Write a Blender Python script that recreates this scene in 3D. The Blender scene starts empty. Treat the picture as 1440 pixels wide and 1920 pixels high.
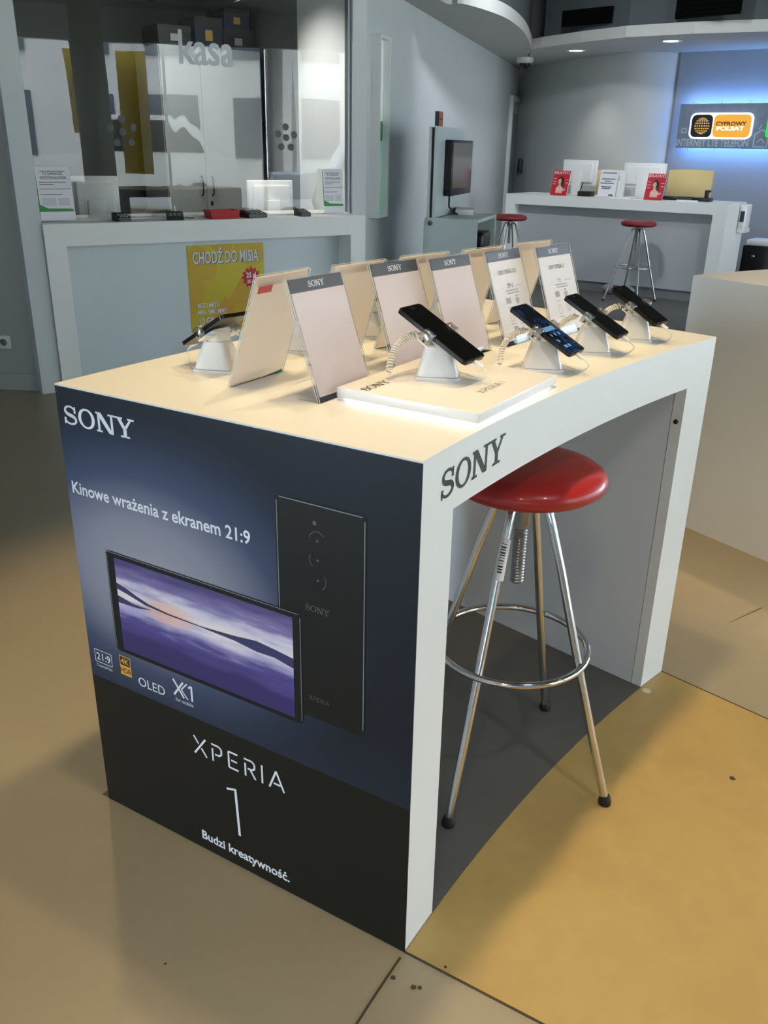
import bpy, bmesh, math, random
from mathutils import Matrix, Vector
random.seed(7)
SC = bpy.context.scene
COL = SC.collection
PI = math.pi
V3 = Vector

# ------------------------------------------------------------------ camera
F, PITCH, ROLL, CAMH = 1626.94, .39643, .0192377, 1.35513
fw = V3((0, math.cos(PITCH), -math.sin(PITCH)))
_up = V3((0, math.sin(PITCH), math.cos(PITCH)))
_rt = V3((1, 0, 0))
rt = _rt * math.cos(ROLL) + _up * math.sin(ROLL)
up = _up * math.cos(ROLL) - _rt * math.sin(ROLL)
EYE = V3((0, 0, CAMH))
cd = bpy.data.cameras.new('camera')
cam = bpy.data.objects.new('camera', cd)
COL.objects.link(cam)
cd.sensor_fit = 'AUTO'; cd.sensor_width = 36; cd.lens = 36 * F / 1920
cd.clip_start = .02; cd.clip_end = 200
mw = Matrix.Identity(4)
for i in range(3):
    mw[i][0] = rt[i]; mw[i][1] = up[i]; mw[i][2] = -fw[i]; mw[i][3] = EYE[i]
cam.matrix_world = mw
SC.camera = cam

# ------------------------------------------------------------------ exposure, sky, sun, lamps
vs = SC.view_settings
vs.view_transform = 'Standard'; vs.look = 'None'; vs.exposure = 0.0; vs.gamma = 1.0
vs.use_curve_mapping = False
W = bpy.data.worlds.new('sky'); SC.world = W; W.use_nodes = True
bg = W.node_tree.nodes['Background']
bg.inputs[0].default_value = (.72, .88, 1.0, 1); bg.inputs[1].default_value = 18.0


def lamp(name, kind, loc, power, color, target=None, **kw):
    d = bpy.data.lights.new(name, kind)
    d.energy = power; d.color = color
    for k, v in kw.items(): setattr(d, k, v)
    o = bpy.data.objects.new(name, d); COL.objects.link(o)
    o.location = loc
    if target is not None:
        o.rotation_euler = (V3(target) - V3(loc)).to_track_quat('-Z', 'Y').to_euler()
    return o


sun = lamp('sun', 'SUN', (0, 0, 30), 2.0, (1, .95, .86), target=(12, -6, 10), angle=.01)

# table frame: N near corner, u along the front chord, v to the back
N = V3((.0545, 1.1531, 0)); R = V3((.7939, 2.1067, 0)); L = V3((-.604, 1.5447, 0))


def frame(o, d):
    d = V3((d[0], d[1], 0)).normalized()
    m = Matrix.Identity(4)
    y = V3((-d.y, d.x, 0))
    for i in range(3):
        m[i][0] = d[i]; m[i][1] = y[i]; m[i][2] = (0, 0, 1)[i]; m[i][3] = o[i]
    return m


def T(x, y, z): return Matrix.Translation((x, y, z))
def Rz(a): return Matrix.Rotation(a, 4, 'Z')
def Rx(a): return Matrix.Rotation(a, 4, 'X')
def Ry(a): return Matrix.Rotation(a, 4, 'Y')


TF = frame(N, R - N)                       # display table
WARM = (1.0, .74, .38)
for uu, vv, tu, tv, pw in ((-.05, .33, .10, .30, 57), (.60, .34, .60, .30, 62), (1.30, .33, 1.12, .28, 74), (.55, 1.75, .5, .6, 62)):  # last one is added behind the table so the back sheets glow
    lamp('table_spot', 'SPOT', TF @ V3((uu, vv, 3.1)), pw, WARM, TF @ V3((tu, tv, .6)),
         spot_size=1.2, spot_blend=.5, shadow_soft_size=.045)
lamp('table_spot', 'SPOT', TF @ V3((2.95, .0, 3.1)), 110, WARM, TF @ V3((2.7, -.25, .9)), spot_size=.85, spot_blend=.6, shadow_soft_size=.045)
for px, py, tx, ty, pw, cc_ in ((1.15, .0, .70, 1.2, 56, (1, .95, .88)), (3.0, 1.2, 2.1, .6, 30, (1, .86, .62)), (-.4, -1.2, -.5, .5, 85, (1, .86, .62))):  # unseen lamps; the first is added to brighten the table front
    lamp('aisle_spot', 'SPOT', (px, py, 3.1), pw, cc_, (tx, ty, 0),
         spot_size=1.25, spot_blend=1.0, shadow_soft_size=.08)
for px, py, tx, ty, pw in ((.4, 3.9, -1.0, 5.5, 14), (.7, 5.6, .2, 7.5, 8), (1.2, 7.0, 1.9, 11.6, 170), (3.6, 6.4, 3.6, 9.6, 100)):  # unseen fill lamps added to brighten the booth side and far zone
    lamp('shop_fill_spot', 'SPOT', (px, py, 3.1), pw, (.93, .97, 1.0), (tx, ty, .6), spot_size=1.9, spot_blend=1.0, shadow_soft_size=.1)


# ------------------------------------------------------------------ pixel helpers (each gives a point on a real plane)
def ray(x, y): return (fw * F + rt * (x - 720) - up * (y - 960)).normalized()
def at(x, y, z):
    d = ray(x, y); return EYE + d * ((z - CAMH) / d.z)
def on(x, y, M, yy=0.0):
    """point of pixel on the plane local-y = yy of frame M, in local coordinates (x, z)"""
    n = V3((M[0][1], M[1][1], M[2][1])); p = M @ V3((0, yy, 0)); d = ray(x, y)
    q = EYE + d * ((p - EYE).dot(n) / d.dot(n)); l = M.inverted() @ q
    return l.x, l.z


# ------------------------------------------------------------------ materials
def lin(c):
    f = lambda v: v / 12.92 if v <= .04045 else ((v + .055) / 1.055) ** 2.4
    return tuple(f(v / 255) for v in c) + (1,)


MATS = {}


def mat(name, rgb, rough=.5, metal=0, noise=0, nscale=8, bump=0, emit=None, coat=0, spec=.5, alpha=None):
    if name in MATS: return MATS[name]
    m = bpy.data.materials.new(name); m.use_nodes = True
    nt = m.node_tree; b = nt.nodes['Principled BSDF']
    c = lin(rgb)
    b.inputs['Base Color'].default_value = c
    b.inputs['Roughness'].default_value = rough
    b.inputs['Metallic'].default_value = metal
    b.inputs['Specular IOR Level'].default_value = spec
    if coat: b.inputs['Coat Weight'].default_value = coat; b.inputs['Coat Roughness'].default_value = .05
    if noise or bump:
        tc = nt.nodes.new('ShaderNodeTexCoord')
        n = nt.nodes.new('ShaderNodeTexNoise'); n.inputs['Scale'].default_value = nscale
        n.inputs['Detail'].default_value = 6
        nt.links.new(tc.outputs['Object'], n.inputs['Vector'])
        if noise:
            r = nt.nodes.new('ShaderNodeValToRGB')
            r.color_ramp.elements[0].position = .3; r.color_ramp.elements[1].position = .7
            r.color_ramp.elements[0].color = tuple(v * (1 - noise) for v in c[:3]) + (1,)
            r.color_ramp.elements[1].color = tuple(min(1, v * (1 + noise)) for v in c[:3]) + (1,)
            nt.links.new(n.outputs['Fac'], r.inputs[0]); nt.links.new(r.outputs[0], b.inputs['Base Color'])
        if bump:
            bp = nt.nodes.new('ShaderNodeBump'); bp.inputs['Strength'].default_value = bump
            bp.inputs['Distance'].default_value = .002
            nt.links.new(n.outputs['Fac'], bp.inputs['Height']); nt.links.new(bp.outputs[0], b.inputs['Normal'])
    if emit is not None:
        b.inputs['Emission Color'].default_value = c; b.inputs['Emission Strength'].default_value = emit
    MATS[name] = m
    return m


def clear(name, tint=(1, 1, 1), gloss=.08, rough=.0, edge=1.0):
    """thin clear sheet: see-through with a Fresnel reflection"""
    if name in MATS: return MATS[name]
    m = bpy.data.materials.new(name); m.use_nodes = True; nt = m.node_tree
    for n in list(nt.nodes):
        if n.type != 'OUTPUT_MATERIAL': nt.nodes.remove(n)
    out = nt.nodes['Material Output']
    t = nt.nodes.new('ShaderNodeBsdfTransparent'); t.inputs[0].default_value = (*tint, 1)
    g = nt.nodes.new('ShaderNodeBsdfGlossy'); g.inputs['Roughness'].default_value = rough
    fr = nt.nodes.new('ShaderNodeLayerWeight'); fr.inputs[0].default_value = .25
    ma = nt.nodes.new('ShaderNodeMath'); ma.operation = 'MULTIPLY_ADD'
    ma.inputs[1].default_value = edge * .55; ma.inputs[2].default_value = gloss; ma.use_clamp = True
    nt.links.new(fr.outputs['Fresnel'], ma.inputs[0])
    mx = nt.nodes.new('ShaderNodeMixShader')
    nt.links.new(ma.outputs[0], mx.inputs[0]); nt.links.new(t.outputs[0], mx.inputs[1]); nt.links.new(g.outputs[0], mx.inputs[2])
    nt.links.new(mx.outputs[0], out.inputs[0])
    MATS[name] = m
    return m


def sheet(name, rgb, k):
    """paper or frosted film: lets part of the light through"""
    m = mat(name, rgb, .5, noise=.02); nt = m.node_tree; b = nt.nodes['Principled BSDF']
    t = nt.nodes.new('ShaderNodeBsdfTranslucent'); t.inputs[0].default_value = lin(rgb)
    mx = nt.nodes.new('ShaderNodeMixShader'); mx.inputs[0].default_value = k
    nt.links.new(b.outputs[0], mx.inputs[1]); nt.links.new(t.outputs[0], mx.inputs[2])
    nt.links.new(mx.outputs[0], nt.nodes['Material Output'].inputs[0]); return m


class NB:
    """little node-graph builder on object coordinates"""
    def __init__(s, name, rough=.4):
        s.m = bpy.data.materials.new(name); s.m.use_nodes = True; s.nt = s.m.node_tree
        s.b = s.nt.nodes['Principled BSDF']; s.b.inputs['Roughness'].default_value = rough
        s.tc = s.nt.nodes.new('ShaderNodeTexCoord')
        s.sep = s.nt.nodes.new('ShaderNodeSeparateXYZ'); s.nt.links.new(s.tc.outputs['Object'], s.sep.inputs[0])
        s.x, s.y, s.z = s.sep.outputs
    def math(s, op, a, b=None, c=None, clamp=False):
        n = s.nt.nodes.new('ShaderNodeMath'); n.operation = op; n.use_clamp = clamp
        for i, v in enumerate((a, b, c)):
            if v is None: continue
            if isinstance(v, (int, float)): n.inputs[i].default_value = v
            else: s.nt.links.new(v, n.inputs[i])
        return n.outputs[0]
    def noise(s, scale, detail=4, vec=None, stretch=None):
        n = s.nt.nodes.new('ShaderNodeTexNoise'); n.inputs['Scale'].default_value = scale; n.inputs['Detail'].default_value = detail
        src = s.tc.outputs['Object']
        if stretch:
            mp = s.nt.nodes.new('ShaderNodeMapping'); mp.inputs['Scale'].default_value = stretch
            s.nt.links.new(src, mp.inputs[0]); src = mp.outputs[0]
        s.nt.links.new(src, n.inputs['Vector']); return n.outputs['Fac']
    def ramp(s, fac, stops):
        r = s.nt.nodes.new('ShaderNodeValToRGB'); e = r.color_ramp.elements
        while len(e) < len(stops): e.new(.5)
        for el, (p, c) in zip(e, stops): el.position = p; el.color = lin(c)
        s.nt.links.new(fac, r.inputs[0]); return r.outputs[0]
    def mix(s, fac, a, b):
        n = s.nt.nodes.new('ShaderNodeMix'); n.data_type = 'RGBA'
        for i, v in ((0, fac), (6, a), (7, b)):
            if isinstance(v, (int, float)): n.inputs[i].default_value = v
            elif isinstance(v, tuple): n.inputs[i].default_value = lin(v)
            else: s.nt.links.new(v, n.inputs[i])
        return n.outputs[2]
    def color(s, c):
        if isinstance(c, tuple): s.b.inputs['Base Color'].default_value = lin(c)
        else: s.nt.links.new(c, s.b.inputs['Base Color'])
        return s.m
    def glow(s, c, k):
        s.nt.links.new(c, s.b.inputs['Emission Color']); s.b.inputs['Emission Strength'].default_value = k


white = mat('white_laminate', (232, 234, 233), .35, noise=.015, nscale=3)
white2 = mat('white_plastic', (235, 235, 235), .3)
wallw = mat('wall_paint_white', (206, 212, 214), .7, noise=.02, nscale=2, bump=.1)
wallg = mat('wall_paint_grey', (192, 195, 196), .7, noise=.02, nscale=2, bump=.1)
wallp = mat('pier_paint_grey', (184, 188, 186), .7, noise=.02, nscale=2, bump=.1)
innerf = mat('counter_grey', (176, 179, 184), .45, noise=.01, nscale=3)
innerg = mat('shaded_laminate', (218, 222, 228), .45, noise=.01, nscale=3)  # white laminate with the shade of the inner faces put into its colour
darkc = mat('dark_ceiling', (72, 78, 82), .8, noise=.03)
soffm = mat('soffit_paint', (190, 190, 188), .75, noise=.02)
black = mat('black_plastic', (22, 22, 23), .35)
blackg = mat('black_glass', (8, 8, 9), .04, spec=.6)
vent = mat('vent_black', (5, 5, 5), 1, spec=.1)
chrome = mat('chrome', (215, 216, 218), .12, metal=1)
steel = mat('threaded_steel', (150, 150, 150), .32, metal=1)
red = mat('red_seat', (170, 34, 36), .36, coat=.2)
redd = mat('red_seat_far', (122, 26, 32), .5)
rubber = mat('rubber', (26, 22, 24), .6)
paper = mat('paper', (232, 232, 236), .6)
ink = mat('ink_black', (20, 22, 26), .5)
inkg = mat('ink_grey', (120, 122, 128), .6)
inkl = mat('ink_light', (168, 168, 176), .6)
whitei = mat('print_white', (228, 232, 240), .5)
acr = clear('clear_acrylic', (.985, .985, .99), .002, 0, .06)
clip = clear('clip_acrylic', (.94, .945, .95), .20, .12)
frost = MATS.get('x')
cordm = mat('white_cord', (236, 233, 226), .45)
greenm = mat('leaf_green', (40, 140, 60), .5)
cream = mat('cream_chair', (200, 182, 128), .7, noise=.03)
redp = mat('magazine_red', (196, 28, 50), .35, noise=.12, nscale=60)
skin = mat('print_skin', (224, 180, 156), .5)
hair = mat('print_hair', (74, 46, 34), .5, noise=.25, nscale=120)


# ------------------------------------------------------------------ mesh helpers
class MB:
    def __init__(s): s.v = []; s.f = []; s.m = []; s.sm = []; s.mi = 0; s.smooth = False
    def add(s, verts, faces, smooth=None):
        k = len(s.v); s.v += [tuple(v) for v in verts]
        for f in faces:
            s.f.append(tuple(i + k for i in f)); s.m.append(s.mi); s.sm.append(s.smooth if smooth is None else smooth)
        return s
    def box(s, x0, x1, y0, y1, z0, z1, M=None):
        v = [V3((x, y, z)) for z in (z0, z1) for y in (y0, y1) for x in (x0, x1)]
        if M is not None: v = [M @ p for p in v]
        return s.add(v, [(0, 2, 3, 1), (4, 5, 7, 6), (0, 1, 5, 4), (1, 3, 7, 5), (3, 2, 6, 7), (2, 0, 4, 6)], False)
    def rbox(s, x0, x1, y0, y1, z0, z1, r=.003, seg=2, M=None):
        bm = bmesh.new()
        bmesh.ops.create_cube(bm, size=1)
        for v in bm.verts:
            v.co = V3(((x0 + x1) / 2 + v.co.x * (x1 - x0), (y0 + y1) / 2 + v.co.y * (y1 - y0), (z0 + z1) / 2 + v.co.z * (z1 - z0)))
        bmesh.ops.bevel(bm, geom=list(bm.edges), offset=r, segments=seg, affect='EDGES', profile=.5)
        bm.verts.index_update()
        vv = [M @ v.co if M is not None else v.co.copy() for v in bm.verts]
        s.add(vv, [[v.index for v in f.verts] for f in bm.faces], True); bm.free(); return s
    def prism(s, poly, z0, z1, M=None, smooth=False):
        n = len(poly); v = [V3((p[0], p[1], z0)) for p in poly] + [V3((p[0], p[1], z1)) for p in poly]
        if M is not None: v = [M @ p for p in v]
        s.add(v, [tuple(range(n - 1, -1, -1)), tuple(range(n, 2 * n))], False)
        return s.add(v, [(i, (i + 1) % n, n + (i + 1) % n, n + i) for i in range(n)], smooth)
    def plate(s, poly, y0, y1, M=None):
        """polygon in (x, z), facing -y, from y0 (front) to y1 (back)"""
        A = Matrix(((1, 0, 0, 0), (0, 0, -1, 0), (0, 1, 0, 0), (0, 0, 0, 1)))
        return s.prism(poly, -y1, -y0, A if M is None else M @ A)
    def loft(s, rings, cap=True, smooth=True, close=False):
        n = len(rings[0]); v = [p for r in rings for p in r]; f = []
        for k in range(len(rings) - 1):
            for i in range(n): f.append((k * n + i, k * n + (i + 1) % n, (k + 1) * n + (i + 1) % n, (k + 1) * n + i))
        if close:
            k = len(rings) - 1
            for i in range(n): f.append((k * n + i, k * n + (i + 1) % n, (i + 1) % n, i))
        s.add(v, f, smooth)
        if cap and not close:
            s.add(rings[0], [tuple(range(n - 1, -1, -1))], False); s.add(rings[-1], [tuple(range(n))], False)
        return s
    def lathe(s, prof, seg=24, M=None, smooth=True):
        rings = []
        for r, z in prof:
            ring = [V3((r * math.cos(2 * PI * i / seg), r * math.sin(2 * PI * i / seg), z)) for i in range(seg)]
            rings.append([M @ p for p in ring] if M is not None else ring)
        return s.loft(rings, True, smooth)
    def tube(s, pts, r, seg=8, close=False):
        pts = [V3(p) for p in pts]; n = len(pts); rings = []
        t0 = (pts[1] - pts[0]).normalized()
        a = t0.orthogonal().normalized()
        for i, p in enumerate(pts):
            if close: t = (pts[(i + 1) % n] - pts[i - 1]).normalized()
            else: t = (pts[min(i + 1, n - 1)] - pts[max(i - 1, 0)]).normalized()
            a = (a - t * a.dot(t)).normalized(); b = t.cross(a)
            rr = r[i] if isinstance(r, (list, tuple)) else r
            rings.append([p + (a * math.cos(2 * PI * k / seg) + b * math.sin(2 * PI * k / seg)) * rr for k in range(seg)])
        return s.loft(rings, not close, True, close)
    def stroke(s, pts, w, y0=-.0006, M=None):
        """flat line of width w in the (x, z) plane"""
        for (a, b), (c, d) in zip(pts[:-1], pts[1:]):
            l = math.hypot(c - a, d - b) or 1; nx, nz = -(d - b) / l * w / 2, (c - a) / l * w / 2
            s.flat([(a - nx, b - nz), (c - nx, d - nz), (c + nx, d + nz), (a + nx, b + nz)], y0, M)
        return s
    def flat(s, poly, y0=-.0006, M=None):
        ar = sum(poly[i - 1][0] * poly[i][1] - poly[i][0] * poly[i - 1][1] for i in range(len(poly)))
        if ar < 0: poly = poly[::-1]
        v = [V3((p[0], y0, p[1])) for p in poly]
        if M is not None: v = [M @ p for p in v]
        return s.add(v, [tuple(range(len(poly)))], False)
    ACC = {'ż': ('z', '.'), 'ś': ('s', '/'), 'ć': ('c', '/'), 'Ź': ('Z', '/'), 'ł': ('l', '-'), 'Ł': ('L', '-')}
    def text(s, body, size, x, z, y0=-.0006, M=None, align='LEFT', sx=1, bold=0, sp=1, fit=None):
        def run(t):
            cu = bpy.data.curves.new('t', 'FONT'); cu.body = t; cu.size = size
            cu.resolution_u = 3; cu.offset = bold * size; cu.space_character = sp
            o = bpy.data.objects.new('t', cu); COL.objects.link(o)
            bpy.context.view_layer.update()
            me = bpy.data.meshes.new_from_object(o.evaluated_get(bpy.context.evaluated_depsgraph_get()))
            v = [q.co.copy() for q in me.vertices]; f = [tuple(p.vertices) for p in me.polygons]
            bpy.data.objects.remove(o); bpy.data.curves.remove(cu); bpy.data.meshes.remove(me)
            return v, f
        plain = ''.join(s.ACC[c][0] if c in s.ACC else c for c in body)
        v, f = run(plain); x0 = min(p.x for p in v); x1 = max(p.x for p in v)
        if fit: sx = fit / (x1 - x0)
        ox = x - (x0 * sx if fit else 0) - ((x0 + x1) / 2 * sx if align == 'CENTER' and not fit else ((x1 - x0) * sx / 2 if align == 'CENTER' else 0))
        vv = [V3((ox + p.x * sx, y0, z + p.y)) for p in v]
        if M is not None: vv = [M @ p for p in vv]
        s.add(vv, f, False)
        for i, c in enumerate(body):
            if c not in s.ACC: continue
            b_, k = s.ACC[c]
            r = max(p.x for p in run(plain[:i + 1])[0]); g = run(b_)[0]; w = max(p.x for p in g) - min(p.x for p in g); h = max(p.y for p in g)
            cx = ox + (r - w / 2) * sx; t = size * (.10 + 2 * bold)
            if k == '.': s.flat(circ(cx, z + h + size * .13, t * .6, n=8), y0, M)
            elif k == '/': s.stroke([(cx - size * .04, z + h + size * .06), (cx + size * .10, z + h + size * .20)], t * .85, y0, M)
            else: s.stroke([(cx - w * sx * .55, z + h * .38), (cx + w * sx * .05, z + h * .62)], t * .8, y0, M)
        return s


def obj(name, mb, mats, parent=None, M=None, bevel=0):
    me = bpy.data.meshes.new(name)
    me.from_pydata(mb.v, [], mb.f)
    for m in (mats if isinstance(mats, (list, tuple)) else [mats]): me.materials.append(m)
    me.polygons.foreach_set('material_index', mb.m); me.polygons.foreach_set('use_smooth', mb.sm)
    me.update()
    o = bpy.data.objects.new(name, me); COL.objects.link(o)
    if parent is not None: o.parent = parent
    if M is not None: o.matrix_local = M
    if bevel:
        b = o.modifiers.new('bevel', 'BEVEL'); b.width = bevel; b.segments = 2; b.limit_method = 'ANGLE'
    return o


def tag(o, label, cat, group=None):
    o['label'] = label; o['category'] = cat
    if group: o['group'] = group
    return o


def thing(name, M, label, cat, group=None):
    o = bpy.data.objects.new(name, None); COL.objects.link(o); o.empty_display_size = .05
    o.matrix_world = M
    return tag(o, label, cat, group)


def struct(name, mb, mats, parent=None, M=None):
    o = obj(name, mb, mats, parent, M)
    if parent is None: o['kind'] = 'structure'
    return o


def copytree(root, M, label, group=None):
    r = root.copy(); COL.objects.link(r); r.matrix_world = M; r['label'] = label
    if group: r['group'] = group
    def rec(a, b):
        for ch in a.children:
            c = ch.copy(); COL.objects.link(c); c.parent = b
            c.matrix_parent_inverse = ch.matrix_parent_inverse.copy(); rec(ch, c)
    rec(root, r)
    return r


def circ(cx, cz, rx, rz=None, n=24, a0=0, a1=2 * PI):
    rz = rx if rz is None else rz
    full = abs(a1 - a0 - 2 * PI) < 1e-6
    return [(cx + rx * math.cos(a0 + (a1 - a0) * i / (n if full else n - 1)), cz + rz * math.sin(a0 + (a1 - a0) * i / (n if full else n - 1))) for i in range(n)]


def rrect(x0, x1, z0, z1, r, n=5):
    p = []
    for cx, cz, a in ((x1 - r, z0 + r, -PI / 2), (x1 - r, z1 - r, 0), (x0 + r, z1 - r, PI / 2), (x0 + r, z0 + r, PI)):
        p += [(cx + r * math.cos(a + PI / 2 * i / (n - 1)), cz + r * math.sin(a + PI / 2 * i / (n - 1))) for i in range(n)]
    return p


def sony(mb, x, z, h, y0=-.0006, M=None, sx=1.0):
    """slab-serif four-letter wordmark, capital height h"""
    def q(p): return [(x + a * h * sx, z + b * h) for a, b in p]
    def fl(p): mb.flat(q(p), y0, M)
    # S : swept centre line of varying weight
    cl = []
    for i in range(15):
        a = math.radians(25 + i * (245 - 25) / 14); cl.append((.43 + .30 * math.cos(a), .735 + .215 * math.sin(a)))
    for i in range(15):
        a = math.radians(80 - i * (80 + 155) / 14); cl.append((.43 + .33 * math.cos(a), .27 + .22 * math.sin(a)))
    pts = cl
    for i in range(len(pts) - 1):
        mid = i / (len(pts) - 1); w = .105 + .085 * math.exp(-((mid - .5) / .16) ** 2)
        (a, b), (c, d) = pts[i], pts[i + 1]
        l = math.hypot(c - a, d - b) or 1; ex, ez = (c - a) / l * .02, (d - b) / l * .02
        nx, nz = -(d - b) / l * w / 2, (c - a) / l * w / 2
        fl([(a - ex - nx, b - ez - nz), (c + ex - nx, d + ez - nz), (c + ex + nx, d + ez + nz), (a - ex + nx, b - ez + nz)])
    fl([(.66, .64), (.78, .64), (.78, .98), (.70, .98)]); fl([(.04, .02), (.12, .02), (.17, .36), (.04, .36)])
    # O
    n = 28; o = circ(1.42, .5, .50, .52, n); i_ = circ(1.42, .5, .32, .42, n)
    for k in range(n): fl([o[k], o[(k + 1) % n], i_[(k + 1) % n], i_[k]])
    # N
    fl([(2.10, .0), (2.23, .0), (2.23, 1), (2.10, 1)]); fl([(2.87, .0), (3.0, 0), (3.0, 1), (2.87, 1)])
    fl([(2.03, 1), (2.32, 1), (3.0, 0), (2.75, 0)])
    for a, b, c, d in ((2.0, 2.35, 0, .09), (2.0, 2.2, .91, 1), (2.73, 3.12, .91, 1)): fl([(a, c), (b, c), (b, d), (a, d)])
    # Y
    fl([(3.58, 0), (3.77, 0), (3.77, .46), (3.58, .46)])
    fl([(3.22, 1), (3.44, 1), (3.77, .44), (3.58, .40)]); fl([(4.02, 1), (4.14, 1), (3.75, .40), (3.62, .46)])
    for a, b, c, d in ((3.42, 3.93, 0, .09), (3.13, 3.58, .91, 1), (3.86, 4.24, .91, 1)): fl([(a, c), (b, c), (b, d), (a, d)])


def xperia(mb, x, z, h, M=None, w=.13, y0=-.0006, gap=1.0):
    def S(p, k): mb.stroke([(x + (a + k) * h, z + b * h) for a, b in p], w * h, y0, M)
    S([(.0, 1), (.28, .62)], 0); S([(.0, 0), (.72, 1)], 0); S([(.44, .42), (.75, 0)], 0)
    k = 1.05 * gap
    S([(.06, 0), (.06, .72)], k); S([(.0, .94), (.45, .94), (.6, .82), (.6, .55), (.45, .42), (.2, .42)], k)
    k = 2.0 * gap
    S([(.6, .94), (.06, .94), (.06, .06), (.62, .06)], k); S([(.2, .5), (.55, .5)], k)
    k = 2.95 * gap
    S([(.06, 0), (.06, .72)], k); S([(0, .94), (.45, .94), (.6, .82), (.6, .58), (.45, .46), (.2, .46)], k); S([(.36, .42), (.64, 0)], k)
    k = 3.9 * gap; S([(.06, 0), (.06, 1)], k)
    k = 4.35 * gap; S([(0, 0), (.4, 1), (.82, 0)], k); S([(.24, .30), (.62, .30)], k)


# ------------------------------------------------------------------ table arcs
CEN = V3((.5823, -4.7119)).to_2d()          # ring centre in table coordinates
R_IN, R_OUT = 4.75, 5.516
A0 = math.atan2(4.7119, -.5823); A1 = math.atan2(4.7119, 1.2066 - .5823)


def arc(r, a, b, n=16): return [(CEN.x + r * math.cos(a + (b - a) * i / n), CEN.y + r * math.sin(a + (b - a) * i / n)) for i in range(n + 1)]


# ------------------------------------------------------------------ floor
fm = NB('floor_screed', .42)
c = fm.ramp(fm.noise(1.3, 7), [(.3, (158, 146, 122)), (.55, (168, 155, 130)), (.75, (172, 160, 138))])
c = fm.mix(fm.math('MULTIPLY', fm.noise(40, 3), .12), c, (110, 100, 82)); floor_m = fm.color(c)
ym = NB('floor_yellow', .5)
c = ym.ramp(ym.noise(3.2, 8), [(.32, (186, 156, 92)), (.5, (198, 166, 100)), (.7, (190, 156, 96))])
c = ym.mix(ym.math('MULTIPLY', ym.noise(26, 6), .22), c, (150, 126, 72)); yellow_m = ym.color(c)
dm = NB('floor_dark', .45)
c = dm.ramp(dm.noise(2.5, 6), [(.3, (92, 91, 88)), (.7, (99, 97, 93))]); dark_m = dm.color(c)
seam_m = mat('floor_seam', (70, 62, 46), .8)

mb = MB(); mb.box(-9, 12, -9, 18, -.12, 0)
floor = struct('floor', mb, floor_m)
mb = MB(); mb.prism([tuple(p) for p in arc(R_IN - .002, A0, A1)] + [tuple(p) for p in arc(2.2, A1, A0)], 0, .0012)
struct('yellow_screed', mb, yellow_m, floor, TF)
mb = MB(); mb.prism(arc(R_IN, A0, A1) + arc(R_OUT + .02, A1, A0), 0, .001)
struct('dark_screed', mb, dark_m, floor, TF)
mb = MB()
mb.prism([(-6, 7.0), (-1, 6.1), (.6, 5.55), (2.2, 5.2), (4.5, 5.3), (9, 7), (9, 16), (-6, 16)], 0, .0011)
struct('dark_screed', mb, dark_m, floor)
mb = MB()
for i in range(40):
    a = A0 + .003 + i * .012; b = a + .012
    mb.prism([arc(R_IN + .002, a, b, 1)[0], arc(R_IN + .002, a, b, 1)[1], arc(R_IN - .002, a, b, 1)[1], arc(R_IN - .002, a, b, 1)[0]], 0, .0016)
for a in (A0, A1):
    ca, sa = math.cos(a), math.sin(a); t = .002
    mb.prism([(CEN.x + R_IN * ca - t * sa, CEN.y + R_IN * sa + t * ca), (CEN.x + 2.2 * ca - t * sa, CEN.y + 2.2 * sa + t * ca),
              (CEN.x + 2.2 * ca + t * sa, CEN.y + 2.2 * sa - t * ca), (CEN.x + R_IN * ca + t * sa, CEN.y + R_IN * sa - t * ca)], 0, .0017)
struct('floor_joint', mb, seam_m, floor, TF)
p, q = at(1367, 1168, 0), at(1428, 1140, 0)
mb = MB(); dd = (q - p).normalized(); nn = V3((-dd.y, dd.x, 0)) * .0016
mb.add([p + V3((0, 0, .0012)) - nn * .3, q - nn + V3((0, 0, .0012)), q + nn + V3((0, 0, .0012)), p + nn * .3 + V3((0, 0, .0012))], [(0, 1, 2, 3)])
struct('floor_crack', mb, seam_m, floor)
for i, (px, py, r) in enumerate(((1212, 1296, .011), (775, 1852, .004), (787, 1853, .003), (835, 1814, .0022), (1373, 1460, .006), (737, 1834, .004), (1228, 967 + 80, .003), (310, 1808, .002))):
    P = at(px, py, 0); mb = MB(); k = [(P.x + r * (1 + .3 * random.random()) * math.cos(j * PI / 5), P.y + r * (1 + .3 * random.random()) * math.sin(j * PI / 5)) for j in range(10)]
    mb.prism(k, .0012, .0019)
    struct('floor_chip', mb, mat('chip_pale', (226, 212, 176), .8) if i == 0 else seam_m, floor)

# ------------------------------------------------------------------ display table
table = thing('display_table', TF, 'long white display table with navy phone poster on its near side panel', 'table')
H, AP = .95, .108
ca0 = A0 - .105 / R_IN; ca1 = A1 + .115 / R_IN
mb = MB(); mb.prism(arc(R_IN, A0, A1) + arc(R_OUT, A1, A0), H - .03, H)
obj('tabletop', mb, white, table, bevel=.0012)
mb = MB(); mb.prism(arc(R_IN, ca0, ca1) + arc(R_IN + .03, ca1, ca0), H - AP, H - .03)
obj('front_apron', mb, white, table)
mb = MB(); mb.prism(arc(R_IN, A0, ca0, 3) + arc(R_OUT - .001, ca0, A0, 3), 0, H - .03)
obj('side_panel', mb, white, table)
mb = MB(); mb.prism(arc(R_IN, A1, ca1, 3) + arc(R_IN + .028, ca1, A1, 3), 0, H - .03)
obj('side_panel', mb, white, table)
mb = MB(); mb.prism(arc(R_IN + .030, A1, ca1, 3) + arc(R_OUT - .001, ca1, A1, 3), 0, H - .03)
obj('side_panel', mb, innerg, table)['label'] = 'white inner cheek in a shaded tone behind the white front edge'
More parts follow.
